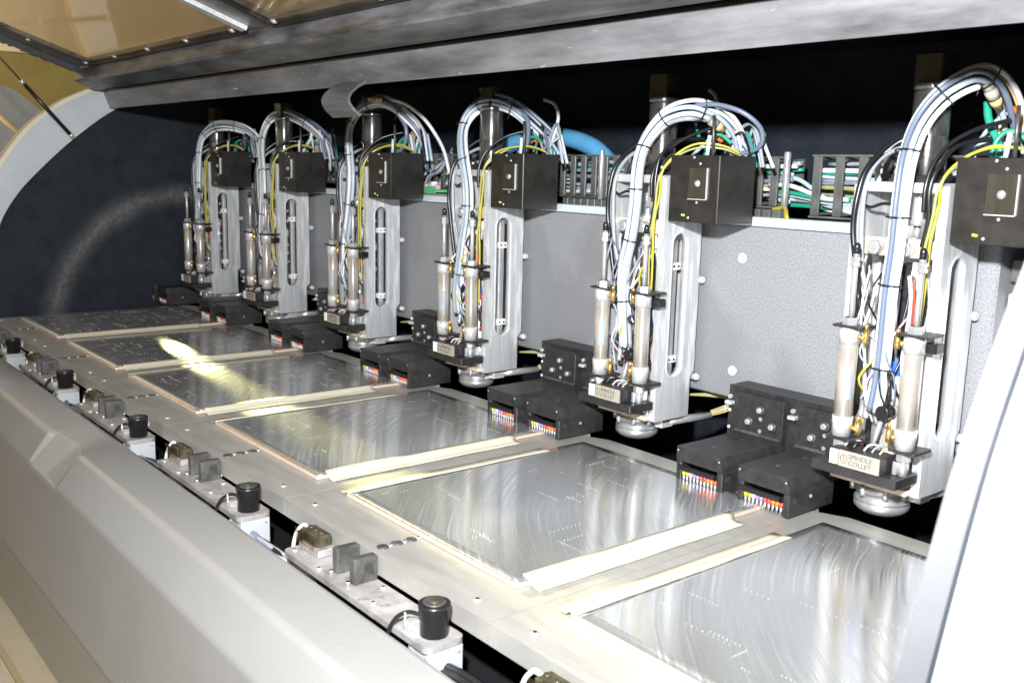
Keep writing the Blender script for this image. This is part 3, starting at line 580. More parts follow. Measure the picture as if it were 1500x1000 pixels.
# ================================================================== DRILLING HEADS
HO = (-0.428, 0.69, 0.012)
h0 = thing('drilling_head', '', 'drilling head', HO, 'drilling heads in a row')
def part(mb, name, mat, parent=None, label=None):
    o = mb.build(name, mat, parent or h0, HO)
    if label: o['label'] = label
    return o
hole = stadium(0.697, 0.0195, 0.130, 0.388)
pr_r = [(0.652, 0.051), (0.742, 0.051), (0.742, 0.125), (0.752, 0.135), (0.752, 0.484), (0.652, 0.484)]
for (xa, xb) in ((-0.3715, -0.358), (-0.4985, -0.486)):
    sp = part(MB().prism(pr_r, 'x', xa, xb, [hole]), 'side_plate', 'alu')
    part(MB().prism(stadium(0.697, 0.0225, 0.127, 0.391), 'x', xb, xb + 0.0012, [stadium(0.697, 0.0197, 0.1298, 0.3882)]), 'slot_rim', 'alu_plain', sp)
    for z in (0.09, 0.20, 0.29, 0.33, 0.40, 0.45): part(MB().cyl((xa + 0.007, 0.6522, z), (xa + 0.007, 0.6508, z), 0.0018, 8), 'screw', 'steel', sp)
for z in (0.122, 0.302): part(MB().lathe((-0.376, 0.759, z), (-0.353, 0.759, z), [(0, 0.0068), (0.85, 0.0068), (1, 0.005)], 14), 'mounting_bolt', 'alu_plain')
part(MB().box(-0.4855, -0.372, 0.657, 0.750, 0.474, 0.488, 0.0012), 'top_plate', 'alu_plain')
part(MB().box(-0.458, -0.390, 0.676, 0.742, 0.4882, 0.4985, 0.001), 'motor_flange', 'black')
for sx in (-0.452, -0.396):
    for sy in (0.681, 0.737): part(MB().cyl((sx, sy, 0.4986), (sx, sy, 0.504), 0.0038, 8), 'screw', 'steel')
mo = part(MB().lathe((-0.424, 0.709, 0.4987), (-0.424, 0.709, 0.612), [(0, 0.0255), (0.46, 0.0255), (0.465, 0.0249), (0.475, 0.0249), (0.48, 0.0255), (1, 0.0255)], 36), 'motor', 'motor')
part(MB().lathe((-0.424, 0.709, 0.6122), (-0.424, 0.709, 0.6225), [(0, 0.0235), (0.3, 0.0235), (0.3, 0.0265), (1, 0.0265)], 36), 'motor_ring', 'motor', mo)
part(MB().box(-0.444, -0.404, 0.689, 0.729, 0.6227, 0.664, 0.002), 'motor_cap', 'brown_cap', mo)
part(MB().lathe((-0.424, 0.700, 0.4735), (-0.424, 0.700, 0.428), [(0, 0.013)] + [(0.1 + 0.05 * i, 0.0165 if i % 2 == 0 else 0.0145) for i in range(13)] + [(0.75, 0.017), (1, 0.017)], 24), 'coupling', 'steel')
part(MB().cyl((-0.424, 0.700, 0.4278), (-0.424, 0.700, 0.411), 0.005, 12), 'shaft', 'steel')
part(MB().box(-0.4855, -0.450, 0.668, 0.690, 0.384, 0.410, 0.0015).box(-0.425, -0.3725, 0.668, 0.690, 0.384, 0.410, 0.0015), 'guide_block', 'cream')
for x in (-0.463, -0.416):
    ro_ = part(MB().lathe((x, 0.6675, 0.396), (x, 0.652, 0.396), [(0, 0.0105), (0.8, 0.0105), (1, 0.0085)], 18), 'roller', 'steel')
part(MB().box(-0.4855, -0.372, 0.745, 0.757, 0.14, 0.4735), 'back_plate', 'alu_plain')
cg = part(MB().box(-0.450, -0.400, 0.704, 0.744, 0.110, 0.372, 0.002), 'carriage', 'black')
gr = part(MB().box(-0.390, -0.3815, 0.704, 0.718, 0.100, 0.400, 0.001), 'guide_rail', 'steel')
for z in (0.150, 0.320): part(MB().box(-0.394, -0.378, 0.700, 0.724, z, z + 0.013, 0.001), 'rail_carriage', 'white', gr)
for z in (0.156, 0.327): part(MB().cyl((-0.3778, 0.706, z), (-0.3768, 0.706, z), 0.0024, 8).cyl((-0.3778, 0.717, z), (-0.3768, 0.717, z), 0.0024, 8), 'rail_screw', 'black', gr)
part(MB().cyl((-0.386, 0.690, 0.19), (-0.386, 0.690, 0.30), 0.005, 12).cyl((-0.386, 0.690, 0.222), (-0.386, 0.690, 0.232), 0.008, 12).cyl((-0.386, 0.690, 0.275), (-0.386, 0.690, 0.29), 0.008, 12), 'adjuster', 'alu_plain', gr)
for z in (0.20, 0.25, 0.29, 0.32, 0.35): part(MB().cyl((-0.398, 0.7038, z), (-0.398, 0.6995, z), 0.0042, 10), 'screw', 'steel', cg)
part(MB().box(-0.412, -0.388, 0.672, 0.684, 0.338, 0.366, 0.001).box(-0.410, -0.404, 0.672, 0.684, 0.3662, 0.378).box(-0.396, -0.390, 0.672, 0.684, 0.3662, 0.376), 'valve_block', 'white')
part(MB().cyl((-0.400, 0.678, 0.3665), (-0.400, 0.678, 0.386), 0.0035, 10), 'valve_pin', 'steel')
part(MB().lathe((-0.428, 0.690, 0.062), (-0.428, 0.690, 0.215), [(0, 0.034), (0.25, 0.034), (0.3, 0.028), (0.95, 0.028), (1, 0.024)], 28), 'spindle_body', 'champagne')
part(MB().box(-0.452, -0.404, 0.668, 0.702, 0.2155, 0.235, 0.001), 'blue_clamp', 'c_blue')
part(MB().box(-0.493, -0.372, 0.642, 0.750, 0.0515, 0.0600, 0.0008), 'base_plate', 'cream')
spn = part(MB().lathe((-0.430, 0.684, 0.0513), (-0.430, 0.684, 0.006), [(0, 0.041), (0.28, 0.041), (0.30, 0.0375), (0.50, 0.0375), (0.52, 0.0398), (0.57, 0.0398), (0.59, 0.0385), (0.63, 0.0385), (0.65, 0.0398), (0.80, 0.0395), (0.93, 0.034), (1, 0.028)], 40), 'spindle', 'spindle_steel')
part(MB().cyl((-0.430, 0.684, 0.0058), (-0.430, 0.684, 0.0035), 0.012, 20), 'collet', 'dark_block', spn)
for a in (-150, -100, -55, -15):
    cx, cy = -0.430 + 0.0425 * math.cos(R(a)), 0.684 + 0.0425 * math.sin(R(a)); part(MB().cyl((cx, cy, 0.0512), (cx, cy, 0.036), 0.0042, 10), 'spindle_bolt', 'steel', spn)
part(MB().box(-0.400, -0.374, 0.690, 0.72, 0.030, 0.050, 0.001), 'outlet_block', 'alu_plain')
part(MB().box(-0.490, -0.376, 0.6525, 0.700, 0.0602, 0.0730, 0.001), 'clamp_housing', 'alu_plain')
sc_ = part(MB().cyl((-0.386, 0.70, 0.038), (-0.352, 0.80, 0.044), 0.0075, 14), 'spindle_connector', 'steel')
for i, c in enumerate(['c_yellow', 'c_violet', 'c_tan', 'c_grey', 'c_lime']):
    part(MB().tube(spline([(-0.352, 0.80, 0.044 + 0.002 * i), (-0.335, 0.825, 0.052 + 0.003 * i), (-0.318, 0.828, 0.066 + 0.003 * i), (-0.325, 0.815, 0.080 + 0.002 * i), (-0.352, 0.790, 0.083 + 0.001 * i), (-0.39, 0.775, 0.080)], 5), 0.002, 6), 'wire', c)
pf = part(MB().box(-0.4935, -0.361, 0.590, 0.650, 0.0735, 0.0885, 0.0012), 'pressure_foot', 'black')
lb = part(MB().box(-0.462, -0.384, 0.588, 0.624, 0.0888, 0.1140, 0.001), 'label_block', 'black')
part(MB().box(-0.4470, -0.3845, 0.5862, 0.5879, 0.0897, 0.1130), 'label_plate', 'label', lb)
part(MB().box(-0.4610, -0.4490, 0.5855, 0.5879, 0.0910, 0.1120), 'white_tag', 'white', lb)
text_mesh('SPINDLE\nCOLLET', 0.0098, (-0.4315, 0.5858, 0.1030), 'lettering', 'ink', lb, HO)
rg = []
for i in range(25): a = 2 * math.pi * i / 24; rg.append((-0.4388 + 0.0052 * math.cos(a), 0.5860, 0.1010 + 0.0062 * math.sin(a)))
part(MB().tube(rg, 0.0005, 5).box(-0.4392, -0.4384, 0.5856, 0.5861, 0.0970, 0.1050), 'emblem', 'ink', lb)
part(MB().box(-0.380, -0.3735, 0.612, 0.648, 0.0888, 0.108, 0.001), 'stop_plate', 'steel')
for i, (px, c) in enumerate(((-0.450, 'c_pink'), (-0.437, 'c_jet'), (-0.420, 'c_white'), (-0.408, 'c_grey'), (-0.396, 'c_tan'))):
    part(MB().tube(spline([(px, 0.605, 0.1142), (px + 0.004, 0.612, 0.122), (px + 0.010, 0.628, 0.120), (px + 0.006, 0.64, 0.112)], 5), 0.0015, 6), 'wire', c)
for (cx, cy, side) in ((-0.463, 0.614, 1), (-0.368, 0.619, -1)):
    c = part(MB().cyl((cx, cy, 0.1555), (cx, cy, 0.2615), 0.0132, 28), 'pneumatic_cylinder', 'champagne')
    part(MB().lathe((cx, cy, 0.1265), (cx, cy, 0.1555), [(0, 0.0138), (0.55, 0.0138), (0.6, 0.0145), (1, 0.0145)], 28), 'end_cap', 'alu_plain', c)
    part(MB().lathe((cx, cy, 0.2615), (cx, cy, 0.2840), [(0, 0.0145), (0.8, 0.0145), (1, 0.0135)], 28), 'end_cap', 'alu_plain', c)
    part(MB().prism(rrect(cx - 0.021, cx + 0.024, cy - 0.014, cy + 0.034, 0.003), 'z', 0.2842, 0.2875), 'bracket', 'black')
    part(MB().prism(rrect(cx - 0.018, cx + 0.022, cy - 0.014, cy + 0.034, 0.003), 'z', 0.1225, 0.1263), 'bracket', 'black')
    part(MB().lathe((cx, cy, 0.2877), (cx, cy, 0.2985), [(0, 0.0115), (0.85, 0.0115), (1, 0.009)], 6, smooth=False), 'nut', 'steel', c)
    part(MB().cyl((cx, cy, 0.2986), (cx, cy, 0.390), 0.0042, 14), 'rod', 'steel', c)
    part(MB().lathe((cx, cy, 0.370), (cx, cy, 0.384), [(0, 0.0075), (0.4, 0.0075), (0.42, 0.006), (0.55, 0.006), (0.57, 0.0075), (1, 0.0075)], 6, smooth=False), 'lock_nut', 'steel', c)
    part(MB().lathe((cx, cy, 0.3885), (cx, cy, 0.4035), [(0, 0.0052), (0.7, 0.0052), (0.9, 0.004), (1, 0.002)], 14), 'rod_tip', 'black_plastic', c)
    part(MB().lathe((cx, cy, 0.1222), (cx, cy, 0.110), [(0, 0.010), (1, 0.010)], 6, smooth=False), 'nut', 'steel', c)
    part(MB().cyl((cx, cy, 0.1098), (cx, cy, 0.0888), 0.0065, 16), 'rod', 'steel', c)
    for z in (0.140, 0.272):
        sx = cx + 0.014 * (1 if side > 0 else -1)
        part(MB().cyl((sx, cy, z), (sx + 0.011 * side, cy, z), 0.0038, 10).cyl((sx + 0.011 * side, cy, z - 0.009), (sx + 0.011 * side, cy, z + 0.011), 0.0042, 10).cyl((sx + 0.011 * side, cy, z + 0.011), (sx + 0.011 * side, cy, z + 0.020), 0.003, 6), 'fitting', 'brass', c)
    if side > 0: part(MB().box(cx + 0.006, cx + 0.0135, cy - 0.0125, cy - 0.006, 0.182, 0.224), 'sticker', 'c_pale_blue', c)
    else: part(MB().box(cx + 0.010, cx + 0.026, cy + 0.010, cy + 0.03, 0.262, 0.276, 0.001), 'switch', 'black_plastic', c)
kb = part(MB().lathe((-0.414, 0.655, 0.166), (-0.414, 0.632, 0.166), [(0, 0.0085), (0.15, 0.0085), (0.16, 0.0105), (0.95, 0.0105), (1, 0.0095)], 20), 'knob', 'black_plastic')
part(MB().cyl((-0.414, 0.676, 0.166), (-0.414, 0.656, 0.166), 0.0085, 16), 'knob_collar', 'steel', kb)
part(MB().cyl((-0.418, 0.640, 0.152), (-0.422, 0.630, 0.116), 0.0036, 10), 'knob_spout', 'steel', kb)
part(MB().cyl((-0.427, 0.648, 0.176), (-0.427, 0.648, 0.196), 0.0045, 10).cyl((-0.427, 0.648, 0.196), (-0.427, 0.648, 0.200), 0.006, 8), 'air_fitting', 'brass')
part(MB().cyl((-0.427, 0.648, 0.2003), (-0.427, 0.648, 0.205), 0.005, 10), 'fitting_ring', 'c_red')
# thin wires down the middle
wr = random.Random(3)
for i, c in enumerate(['c_jet', 'c_grey', 'c_pink', 'c_bluegrey', 'c_jet', 'c_white', 'c_red', 'c_jet', 'c_grey']):
    x = -0.448 + 0.009 * i
    pts = [(x + 0.01 * (wr.random() - 0.5), 0.652 + 0.02 * wr.random(), z) for z in (0.36, 0.32, 0.28, 0.245, 0.21, 0.175, 0.14)]
    part(MB().tube(spline(pts, 4), 0.0019 + 0.0012 * (i % 2), 6), 'wire', c)
part(MB().tube(spline([(-0.448, 0.650, 0.30), (-0.447, 0.650, 0.20), (-0.446, 0.645, 0.15)], 6), 0.0048, 8), 'sensor_rod', 'steel')
# control box
bx0, bx1, by0, by1, bz0, bz1 = -0.3535, -0.2475, 0.655, 0.750, 0.4105, 0.5225
cb = part(MB().box(bx0, bx1, by0, by1, bz0, bz1, 0.0012), 'control_box', 'black_box')
wx0, wx1, wz0, wz1 = bx0 + 0.044, bx0 + 0.082, bz0 + 0.040, bz0 + 0.091
part(MB().box(wx0, wx1, by0 - 0.0016, by0 - 0.0002, wz0, wz1), 'window', 'smoke', cb)
part(MB().box(wx1, wx1 + 0.0016, by0 - 0.0028, by0 - 0.0002, wz0, wz1).box(wx0 - 0.001, wx1, by0 - 0.0026, by0 - 0.0002, wz0 - 0.0014, wz0), 'window_frame', 'alu_plain', cb)
part(MB().lathe(((wx0 + wx1) / 2, by0 - 0.0017, (wz0 + wz1) / 2), ((wx0 + wx1) / 2, by0 - 0.006, (wz0 + wz1) / 2), [(0, 0.0060), (0.4, 0.0055), (0.5, 0.0035), (1, 0.0028)], 14), 'latch', 'steel', cb)
for (sx, sz) in ((0.052, 0.108), (0.066, 0.098), (0.062, 0.034), (0.045, 0.008)): part(MB().lathe((bx0 + sx, by0 - 0.0002, bz0 + sz), (bx0 + sx, by0 - 0.0018, bz0 + sz), [(0, 0.0024), (0.6, 0.0024), (1, 0.001)], 10), 'screw', 'steel', cb)
part(MB().prism([(bx0 + 0.030, bz0 + 0.011), (bx0 + 0.037, bz0 + 0.010), (bx0 + 0.038, bz0 + 0.013), (bx0 + 0.031, bz0 + 0.014)], 'y', by0 - 0.0012, by0 - 0.0002), 'status_dot', 'c_lime_led', cb)
# stiff wires and fittings above the box
part(MB().cyl((-0.300, 0.70, 0.5227), (-0.302, 0.70, 0.590), 0.0028, 10), 'support_rod', 'dark_block')
part(MB().cyl((-0.312, 0.70, 0.5227), (-0.309, 0.70, 0.556), 0.0035, 10), 'white_tube', 'c_white')
for (x, y, z) in ((-0.352, 0.77, 0.556), (-0.330, 0.77, 0.568), (-0.345, 0.78, 0.590)):
    f_ = part(MB().cyl((x, y, z), (x + 0.014, y - 0.002, z - 0.003), 0.0058, 10), 'push_fitting', 'c_orange'); part(MB().cyl((x - 0.012, y + 0.002, z + 0.003), (x - 0.0005, y, z), 0.005, 8), 'fitting_body', 'brass', f_)
def hose(pts, r, mat, name='hose', n=7): return part(MB().tube(spline(pts, n), r, 8), name, mat)
hose([(-0.40, 0.76, 0.52), (-0.36, 0.77, 0.555), (-0.31, 0.775, 0.553), (-0.27, 0.77, 0.525)], 0.0035, 'c_pale_blue')
hose([(-0.34, 0.79, 0.568), (-0.31, 0.785, 0.562), (-0.285, 0.775, 0.54), (-0.275, 0.77, 0.50)], 0.003, 'c_jet')
hose([(-0.352, 0.74, 0.50), (-0.345, 0.74, 0.545), (-0.33, 0.75, 0.56), (-0.31, 0.76, 0.545)], 0.0035, 'c_green')
hose([(-0.33, 0.79, 0.59), (-0.30, 0.79, 0.58), (-0.285, 0.79, 0.55), (-0.28, 0.79, 0.50)], 0.0026, 'c_jet')
# dark cables left
hose([(-0.44, 0.745, 0.56), (-0.463, 0.71, 0.553), (-0.478, 0.68, 0.53), (-0.486, 0.655, 0.50), (-0.490, 0.646, 0.46), (-0.491, 0.645, 0.42), (-0.484, 0.645, 0.38), (-0.474, 0.645, 0.33), (-0.462, 0.645, 0.28)], 0.0042, 'c_jet', 'black_cable')
hose([(-0.452, 0.75, 0.54), (-0.472, 0.715, 0.535), (-0.483, 0.68, 0.515), (-0.481, 0.652, 0.48), (-0.480, 0.648, 0.43), (-0.474, 0.648, 0.37), (-0.459, 0.648, 0.32)], 0.0036, 'c_grey', 'grey_cable')
hose([(-0.486, 0.66, 0.455), (-0.47, 0.652, 0.452), (-0.45, 0.650, 0.458), (-0.43, 0.65, 0.456)], 0.0024, 'c_jet', 'black_cable')

LINES = [
    ([(-0.268, 0.730, 0.527), (-0.295, 0.715, 0.541), (-0.325, 0.69, 0.541), (-0.350, 0.665, 0.525), (-0.363, 0.646, 0.495), (-0.369, 0.645, 0.455), (-0.374, 0.644, 0.41), (-0.377, 0.645, 0.36), (-0.378, 0.646, 0.31), (-0.379, 0.646, 0.25), (-0.380, 0.648, 0.20)], 0.0023, 'c_yellow', 'yellow_line'),
    ([(-0.272, 0.735, 0.526), (-0.300, 0.72, 0.536), (-0.330, 0.693, 0.535), (-0.352, 0.662, 0.517), (-0.367, 0.643, 0.485), (-0.373, 0.642, 0.44), (-0.379, 0.642, 0.39), (-0.383, 0.642, 0.34), (-0.384, 0.644, 0.29), (-0.385, 0.646, 0.22)], 0.0022, 'c_lime', 'yellow_line'),
    ([(-0.35, 0.735, 0.60 - 0.05), (-0.372, 0.69, 0.545), (-0.383, 0.660, 0.515), (-0.385, 0.650, 0.48), (-0.384, 0.650, 0.44), (-0.389, 0.650, 0.40)], 0.004, 'c_jet', 'black_cable'),
    ([(-0.33, 0.745, 0.575), (-0.362, 0.70, 0.560), (-0.384, 0.665, 0.53), (-0.391, 0.650, 0.49), (-0.389, 0.648, 0.45)], 0.0035, 'c_jet', 'black_cable'),
]
PATHS = {
6: [(-0.432, .640, .165), (-0.424, .634, .205), (-0.421, .632, .255), (-0.421, .632, .3), (-0.421, .632, .348), (-0.418, .632, .391), (-0.418, .632, .441), (-0.418, .634, .488), (-0.42, .644, .529), (-0.417, .663, .573), (-0.396, .678, .61), (-0.366, .686, .629), (-0.350, .692, .632), (-0.341, .714, .625), (-0.336, .736, .605), (-0.337, .758, .582), (-0.341, .78, .558), (-0.348, .802, .515)],
5: [(-0.428, .638, .18), (-0.428, .632, .235), (-0.434, .632, .290), (-0.432, .632, .335), (-0.421, .632, .373), (-0.413, .632, .424), (-0.411, .632, .463), (-0.412, .634, .499), (-0.414, .647, .536), (-0.406, .659, .562), (-0.387, .67, .587), (-0.358, .673, .597), (-0.334, .685, .600), (-0.325, .712, .595), (-0.317, .736, .587), (-0.312, .758, .572), (-0.314, .78, .553), (-0.322, .802, .520)],
4: [(-0.442, .640, .175), (-0.439, .632, .216), (-0.430, .632, .279), (-0.419, .632, .34), (-0.408, .632, .385), (-0.408, .632, .437), (-0.417, .634, .471), (-0.440, .641, .516), (-0.464, .655, .554), (-0.475, .668, .584), (-0.468, .678, .61), (-0.446, .685, .627), (-0.418, .691, .634), (-0.394, .708, .633), (-0.368, .723, .621), (-0.350, .739, .603), (-0.333, .755, .583), (-0.320, .771, .565), (-0.315, .786, .547), (-0.318, .802, .510)],
3: [(-0.451, .640, .19), (-0.443, .632, .263), (-0.435, .632, .318), (-0.424, .632, .356), (-0.417, .632, .391), (-0.409, .634, .456), (-0.424, .640, .509), (-0.460, .658, .561), (-0.471, .673, .597), (-0.453, .684, .629), (-0.408, .690, .645), (-0.354, .694, .649), (-0.320, .71, .636), (-0.299, .729, .613), (-0.280, .747, .589), (-0.273, .765, .560), (-0.280, .784, .525), (-0.298, .802, .483)],
2: [(-0.444, .640, .225), (-0.425, .632, .328), (-0.411, .632, .392), (-0.420, .635, .467), (-0.454, .647, .53), (-0.477, .665, .577), (-0.470, .680, .615), (-0.437, .690, .634), (-0.403, .71, .635), (-0.360, .729, .619), (-0.318, .747, .594), (-0.280, .765, .562), (-0.277, .784, .523), (-0.306, .802, .475)],
1: [(-0.438, .640, .225), (-0.424, .632, .30), (-0.411, .632, .38), (-0.409, .634, .458), (-0.428, .647, .53), (-0.434, .664, .573), (-0.392, .676, .601), (-0.332, .690, .610), (-0.294, .719, .606), (-0.262, .747, .592), (-0.250, .775, .566), (-0.256, .802, .535)]}
CH = {6: ['c_white', 'c_bluegrey', 'c_pale_blue', 'c_white', 'c_tan', 'c_grey'], 5: ['c_white', 'c_pale_blue', 'c_white', 'c_grey', 'c_white', 'c_bluegrey'], 4: ['c_bluegrey', 'c_grey', 'c_pale_blue', 'c_white', 'c_violet', 'c_white'], 3: ['c_grey', 'c_bluegrey', 'c_white', 'c_pale_blue', 'c_white', 'c_grey'], 2: ['c_bluegrey', 'c_white', 'c_grey', 'c_white', 'c_pale_blue', 'c_grey'], 1: ['c_white', 'c_grey', 'c_pale_blue', 'c_white', 'c_grey', 'c_bluegrey']}
OFF = [(-0.0098, 0.003), (-0.0024, -0.0045), (0.0060, -0.003), (0.0122, 0.003), (-0.0040, 0.0060), (0.0050, 0.0065)]
hlab = {1: 'small leftmost drilling head, in front of the black end wall', 2: 'drilling head second from the left, hoses dropping behind its black box',
        3: 'drilling head just left of the bright green circuit board, under the hook tab', 4: 'drilling head in front of the sky blue duct', 5: 'tall drilling head with a grey hose looping out right of its white arch', 6: 'nearest and largest drilling head, beside the white end cover'}
heads = {}
for k in range(1, 7):
    loc = (HO[0] + (k - 1) * PITCH, HO[1], HO[2])
    if k == 1: pass
    else: heads[k] = dup(h0, loc, hlab[k])
h0['label'] = hlab[1]; heads[1] = h0
for k in range(1, 7):
    h = heads[k]; base = smooth_pts(spline(PATHS[k], 4), 3); rnd = random.Random(90 + k)
    n = len(base)
    for i, c in enumerate(CH[k]):
        pts = []; ph = rnd.random() * 6; ex = (rnd.random() - 0.5)
        for q, p in enumerate(base):
            t = (base[min(q + 1, n - 1)] - base[max(q - 1, 0)]).normalized()
            side = t.cross(Vector((0, -1, 0)))
            if side.length < 0.2: side = Vector((1, 0, 0))
            side.normalize(); b2 = t.cross(side).normalized(); f_ = q / (n - 1)
            loose = 1 + 0.9 * max(0, f_ - 0.45) + 0.25 * math.sin(5 * f_ + ph)
            pts.append(p + side * (OFF[i][0] * loose + 0.004 * max(0, f_ - 0.55) * math.sin(9 * f_ + ph)) + b2 * (OFF[i][1] * loose))
        MB().tube(pts, 0.0041 if i < 4 else 0.0034, 9).build('hose', c, h, HO)
    for fr in (0.10, 0.24, 0.36, 0.48, 0.60, 0.74):
        q = int(fr * (n - 1)); p = base[q]; t = (base[min(q + 1, n - 1)] - base[q - 1]).normalized(); side = t.cross(Vector((0, -1, 0)))
        if side.length < 0.2: side = Vector((1, 0, 0))
        side.normalize(); b2 = t.cross(side).normalized(); sc2 = 1 + 0.9 * max(0, fr - 0.45)
        ring = [p + side * (0.0155 * sc2) * math.cos(2 * math.pi * a / 20) + b2 * (0.0105 * sc2) * math.sin(2 * math.pi * a / 20) for a in range(21)]
        MB().tube(ring, 0.0012, 6).tube([p + side * 0.0155 * sc2, p + side * (0.0155 * sc2 + 0.009) + b2 * -0.006], 0.001, 5).build('cable_tie', 'c_jet', h, HO)
    # inline connector on the falling side of the arch
    if k in (3, 5, 6):
        q = int({3: 0.66, 5: 0.84, 6: 0.82}[k] * (n - 1)); p = base[q] + Vector((-0.008, -0.013, 0.004 if k == 3 else -0.006)); t = (base[q + 1] - base[q - 1]).normalized()
        c_ = MB().lathe(p - t * 0.022, p + t * 0.004, [(0, 0.005), (0.3, 0.0075), (0.34, 0.0062), (0.45, 0.0062), (0.48, 0.0085), (1, 0.0085)], 16).build('inline_connector', 'label', h, HO)
        MB().lathe(p + t * 0.0042, p + t * 0.022, [(0, 0.0078), (0.55, 0.0078), (0.6, 0.0062), (1, 0.0055)], 16).build('connector_sleeve', 'c_tan', c_, HO)
    for pts, r_, c, nm in LINES:
        if nm == 'black_cable' and k in (1, 4) and r_ > 0.0037: continue
        lift = 0.022 * (rnd.random() - 0.6) if nm == 'yellow_line' else 0.02 * (rnd.random() - 0.5)
        jp = [(p[0] + 0.004 * (rnd.random() - 0.5), p[1] + 0.003 * rnd.random(), p[2] + lift * math.exp(-((q - 1.6) / 1.3) ** 2) + 0.004 * (rnd.random() - 0.5)) for q, p in enumerate(pts)]
        MB().tube(spline(jp, 7), r_ * 0.9, 8).build(nm, c, h, HO)
    # thin wiring, different on every head
    wc = ['c_jet', 'c_grey', 'c_white', 'c_jet', 'c_bluegrey', 'c_grey', 'c_pink', 'c_jet', 'c_yellow', 'c_white', 'c_grey', 'c_jet', 'c_white', 'c_bluegrey']
    for i, c in enumerate(wc):
        xa, xb = -0.475 + 0.09 * rnd.random(), -0.468 + 0.085 * rnd.random(); za, zb = 0.38 - 0.10 * rnd.random(), 0.12 + 0.09 * rnd.random(); m_ = 5; pts = []
        for q in range(m_ + 1):
            f_ = q / m_; pts.append((xa + (xb - xa) * f_ + 0.022 * (rnd.random() - 0.5), 0.630 + 0.034 * rnd.random() - 0.012 * math.sin(math.pi * f_), za + (zb - za) * f_))
        MB().tube(spline(pts, 5), 0.0013 + 0.0010 * rnd.random(), 6).build('wire', c, h, HO)
    for i in range(9):
        c = ['c_white', 'c_jet', 'c_green', 'c_pale_blue', 'c_grey', 'c_bluegrey', 'c_jet', 'c_grey', 'c_white'][i]; x0_ = -0.385 + 0.10 * rnd.random(); y0_ = 0.76 + 0.04 * rnd.random()
        pts = [(x0_ - 0.03, y0_ + 0.01, 0.49), (x0_ - 0.012, y0_, 0.53 + 0.03 * rnd.random()), (x0_ + 0.012 + 0.02 * rnd.random(), y0_ - 0.005, 0.55 + 0.05 * rnd.random()), (x0_ + 0.045, y0_ - 0.015, 0.535 + 0.04 * rnd.random()), (x0_ + 0.07, y0_ - 0.02, 0.505)]
        MB().tube(spline(pts, 5), 0.0018 + 0.0018 * rnd.random(), 7).build('wire', c, h, HO)
# extra hoses that only some heads show
def extra(k, pts, r, c): MB().tube(spline(pts, 7), r, 9).build('hose', c, heads[k], HO)
extra(5, [(-0.335, .690, .606), (-0.300, .705, .607), (-0.262, .725, .594), (-0.240, .745, .570), (-0.243, .755, .545), (-0.268, .755, .530), (-0.300, .745, .527)], 0.0042, 'c_bluegrey')
extra(6, [(-0.440, .800, .545), (-0.478, .79, .555), (-0.508, .77, .548), (-0.520, .75, .52), (-0.515, .74, .49), (-0.50, .74, .46)], 0.0045, 'c_white')
extra(6, [(-0.372, .76, .60), (-0.365, .755, .575), (-0.345, .75, .54), (-0.335, .75, .51)], 0.0055, 'c_green')
extra(6, [(-0.478, .74, .50), (-0.478, .735, .515), (-0.468, .735, .522), (-0.455, .74, .52)], 0.0038, 'c_yellow')
extra(6, [(-0.30, .77, .55), (-0.29, .76, .565), (-0.27, .75, .545), (-0.26, .75, .50)], 0.0055, 'c_white')
extra(5, [(-0.39, .79, .640), (-0.372, .785, .628), (-0.362, .78, .60), (-0.37, .77, .56)], 0.0035, 'c_white')
extra(5, [(-0.43, .78, .615), (-0.415, .78, .60), (-0.40, .77, .58), (-0.39, .77, .55)], 0.0035, 'c_green')
extra(5, [(-0.475, .76, .57), (-0.500, .74, .545), (-0.512, .72, .50), (-0.510, .70, .44), (-0.503, .69, .39)], 0.0035, 'c_jet')
extra(4, [(-0.345, .79, .640), (-0.310, .79, .628), (-0.292, .785, .60), (-0.300, .78, .56), (-0.31, .78, .52)], 0.0036, 'c_white')
extra(4, [(-0.36, .73, .618), (-0.335, .735, .595), (-0.325, .73, .555), (-0.325, .72, .525)], 0.005, 'c_bluegrey')
extra(3, [(-0.35, .70, .652), (-0.300, .72, .645), (-0.262, .75, .615), (-0.240, .775, .575), (-0.232, .80, .53), (-0.222, .81, .475)], 0.0045, 'c_white')
extra(3, [(-0.32, .72, .62), (-0.298, .73, .585), (-0.30, .73, .55), (-0.318, .725, .527)], 0.005, 'c_bluegrey')
extra(2, [(-0.33, .75, .60), (-0.325, .745, .565), (-0.345, .74, .540), (-0.355, .735, .525)], 0.0045, 'c_white')
extra(2, [(-0.10, .80, .64), (-0.08, .80, .60), (-0.09, .80, .56), (-0.13, .80, .52), (-0.18, .80, .50)], 0.0035, 'c_grey')
extra(1, [(-0.300, .75, .585), (-0.27, .745, .58), (-0.255, .745, .555), (-0.27, .74, .525)], 0.004, 'c_jet')

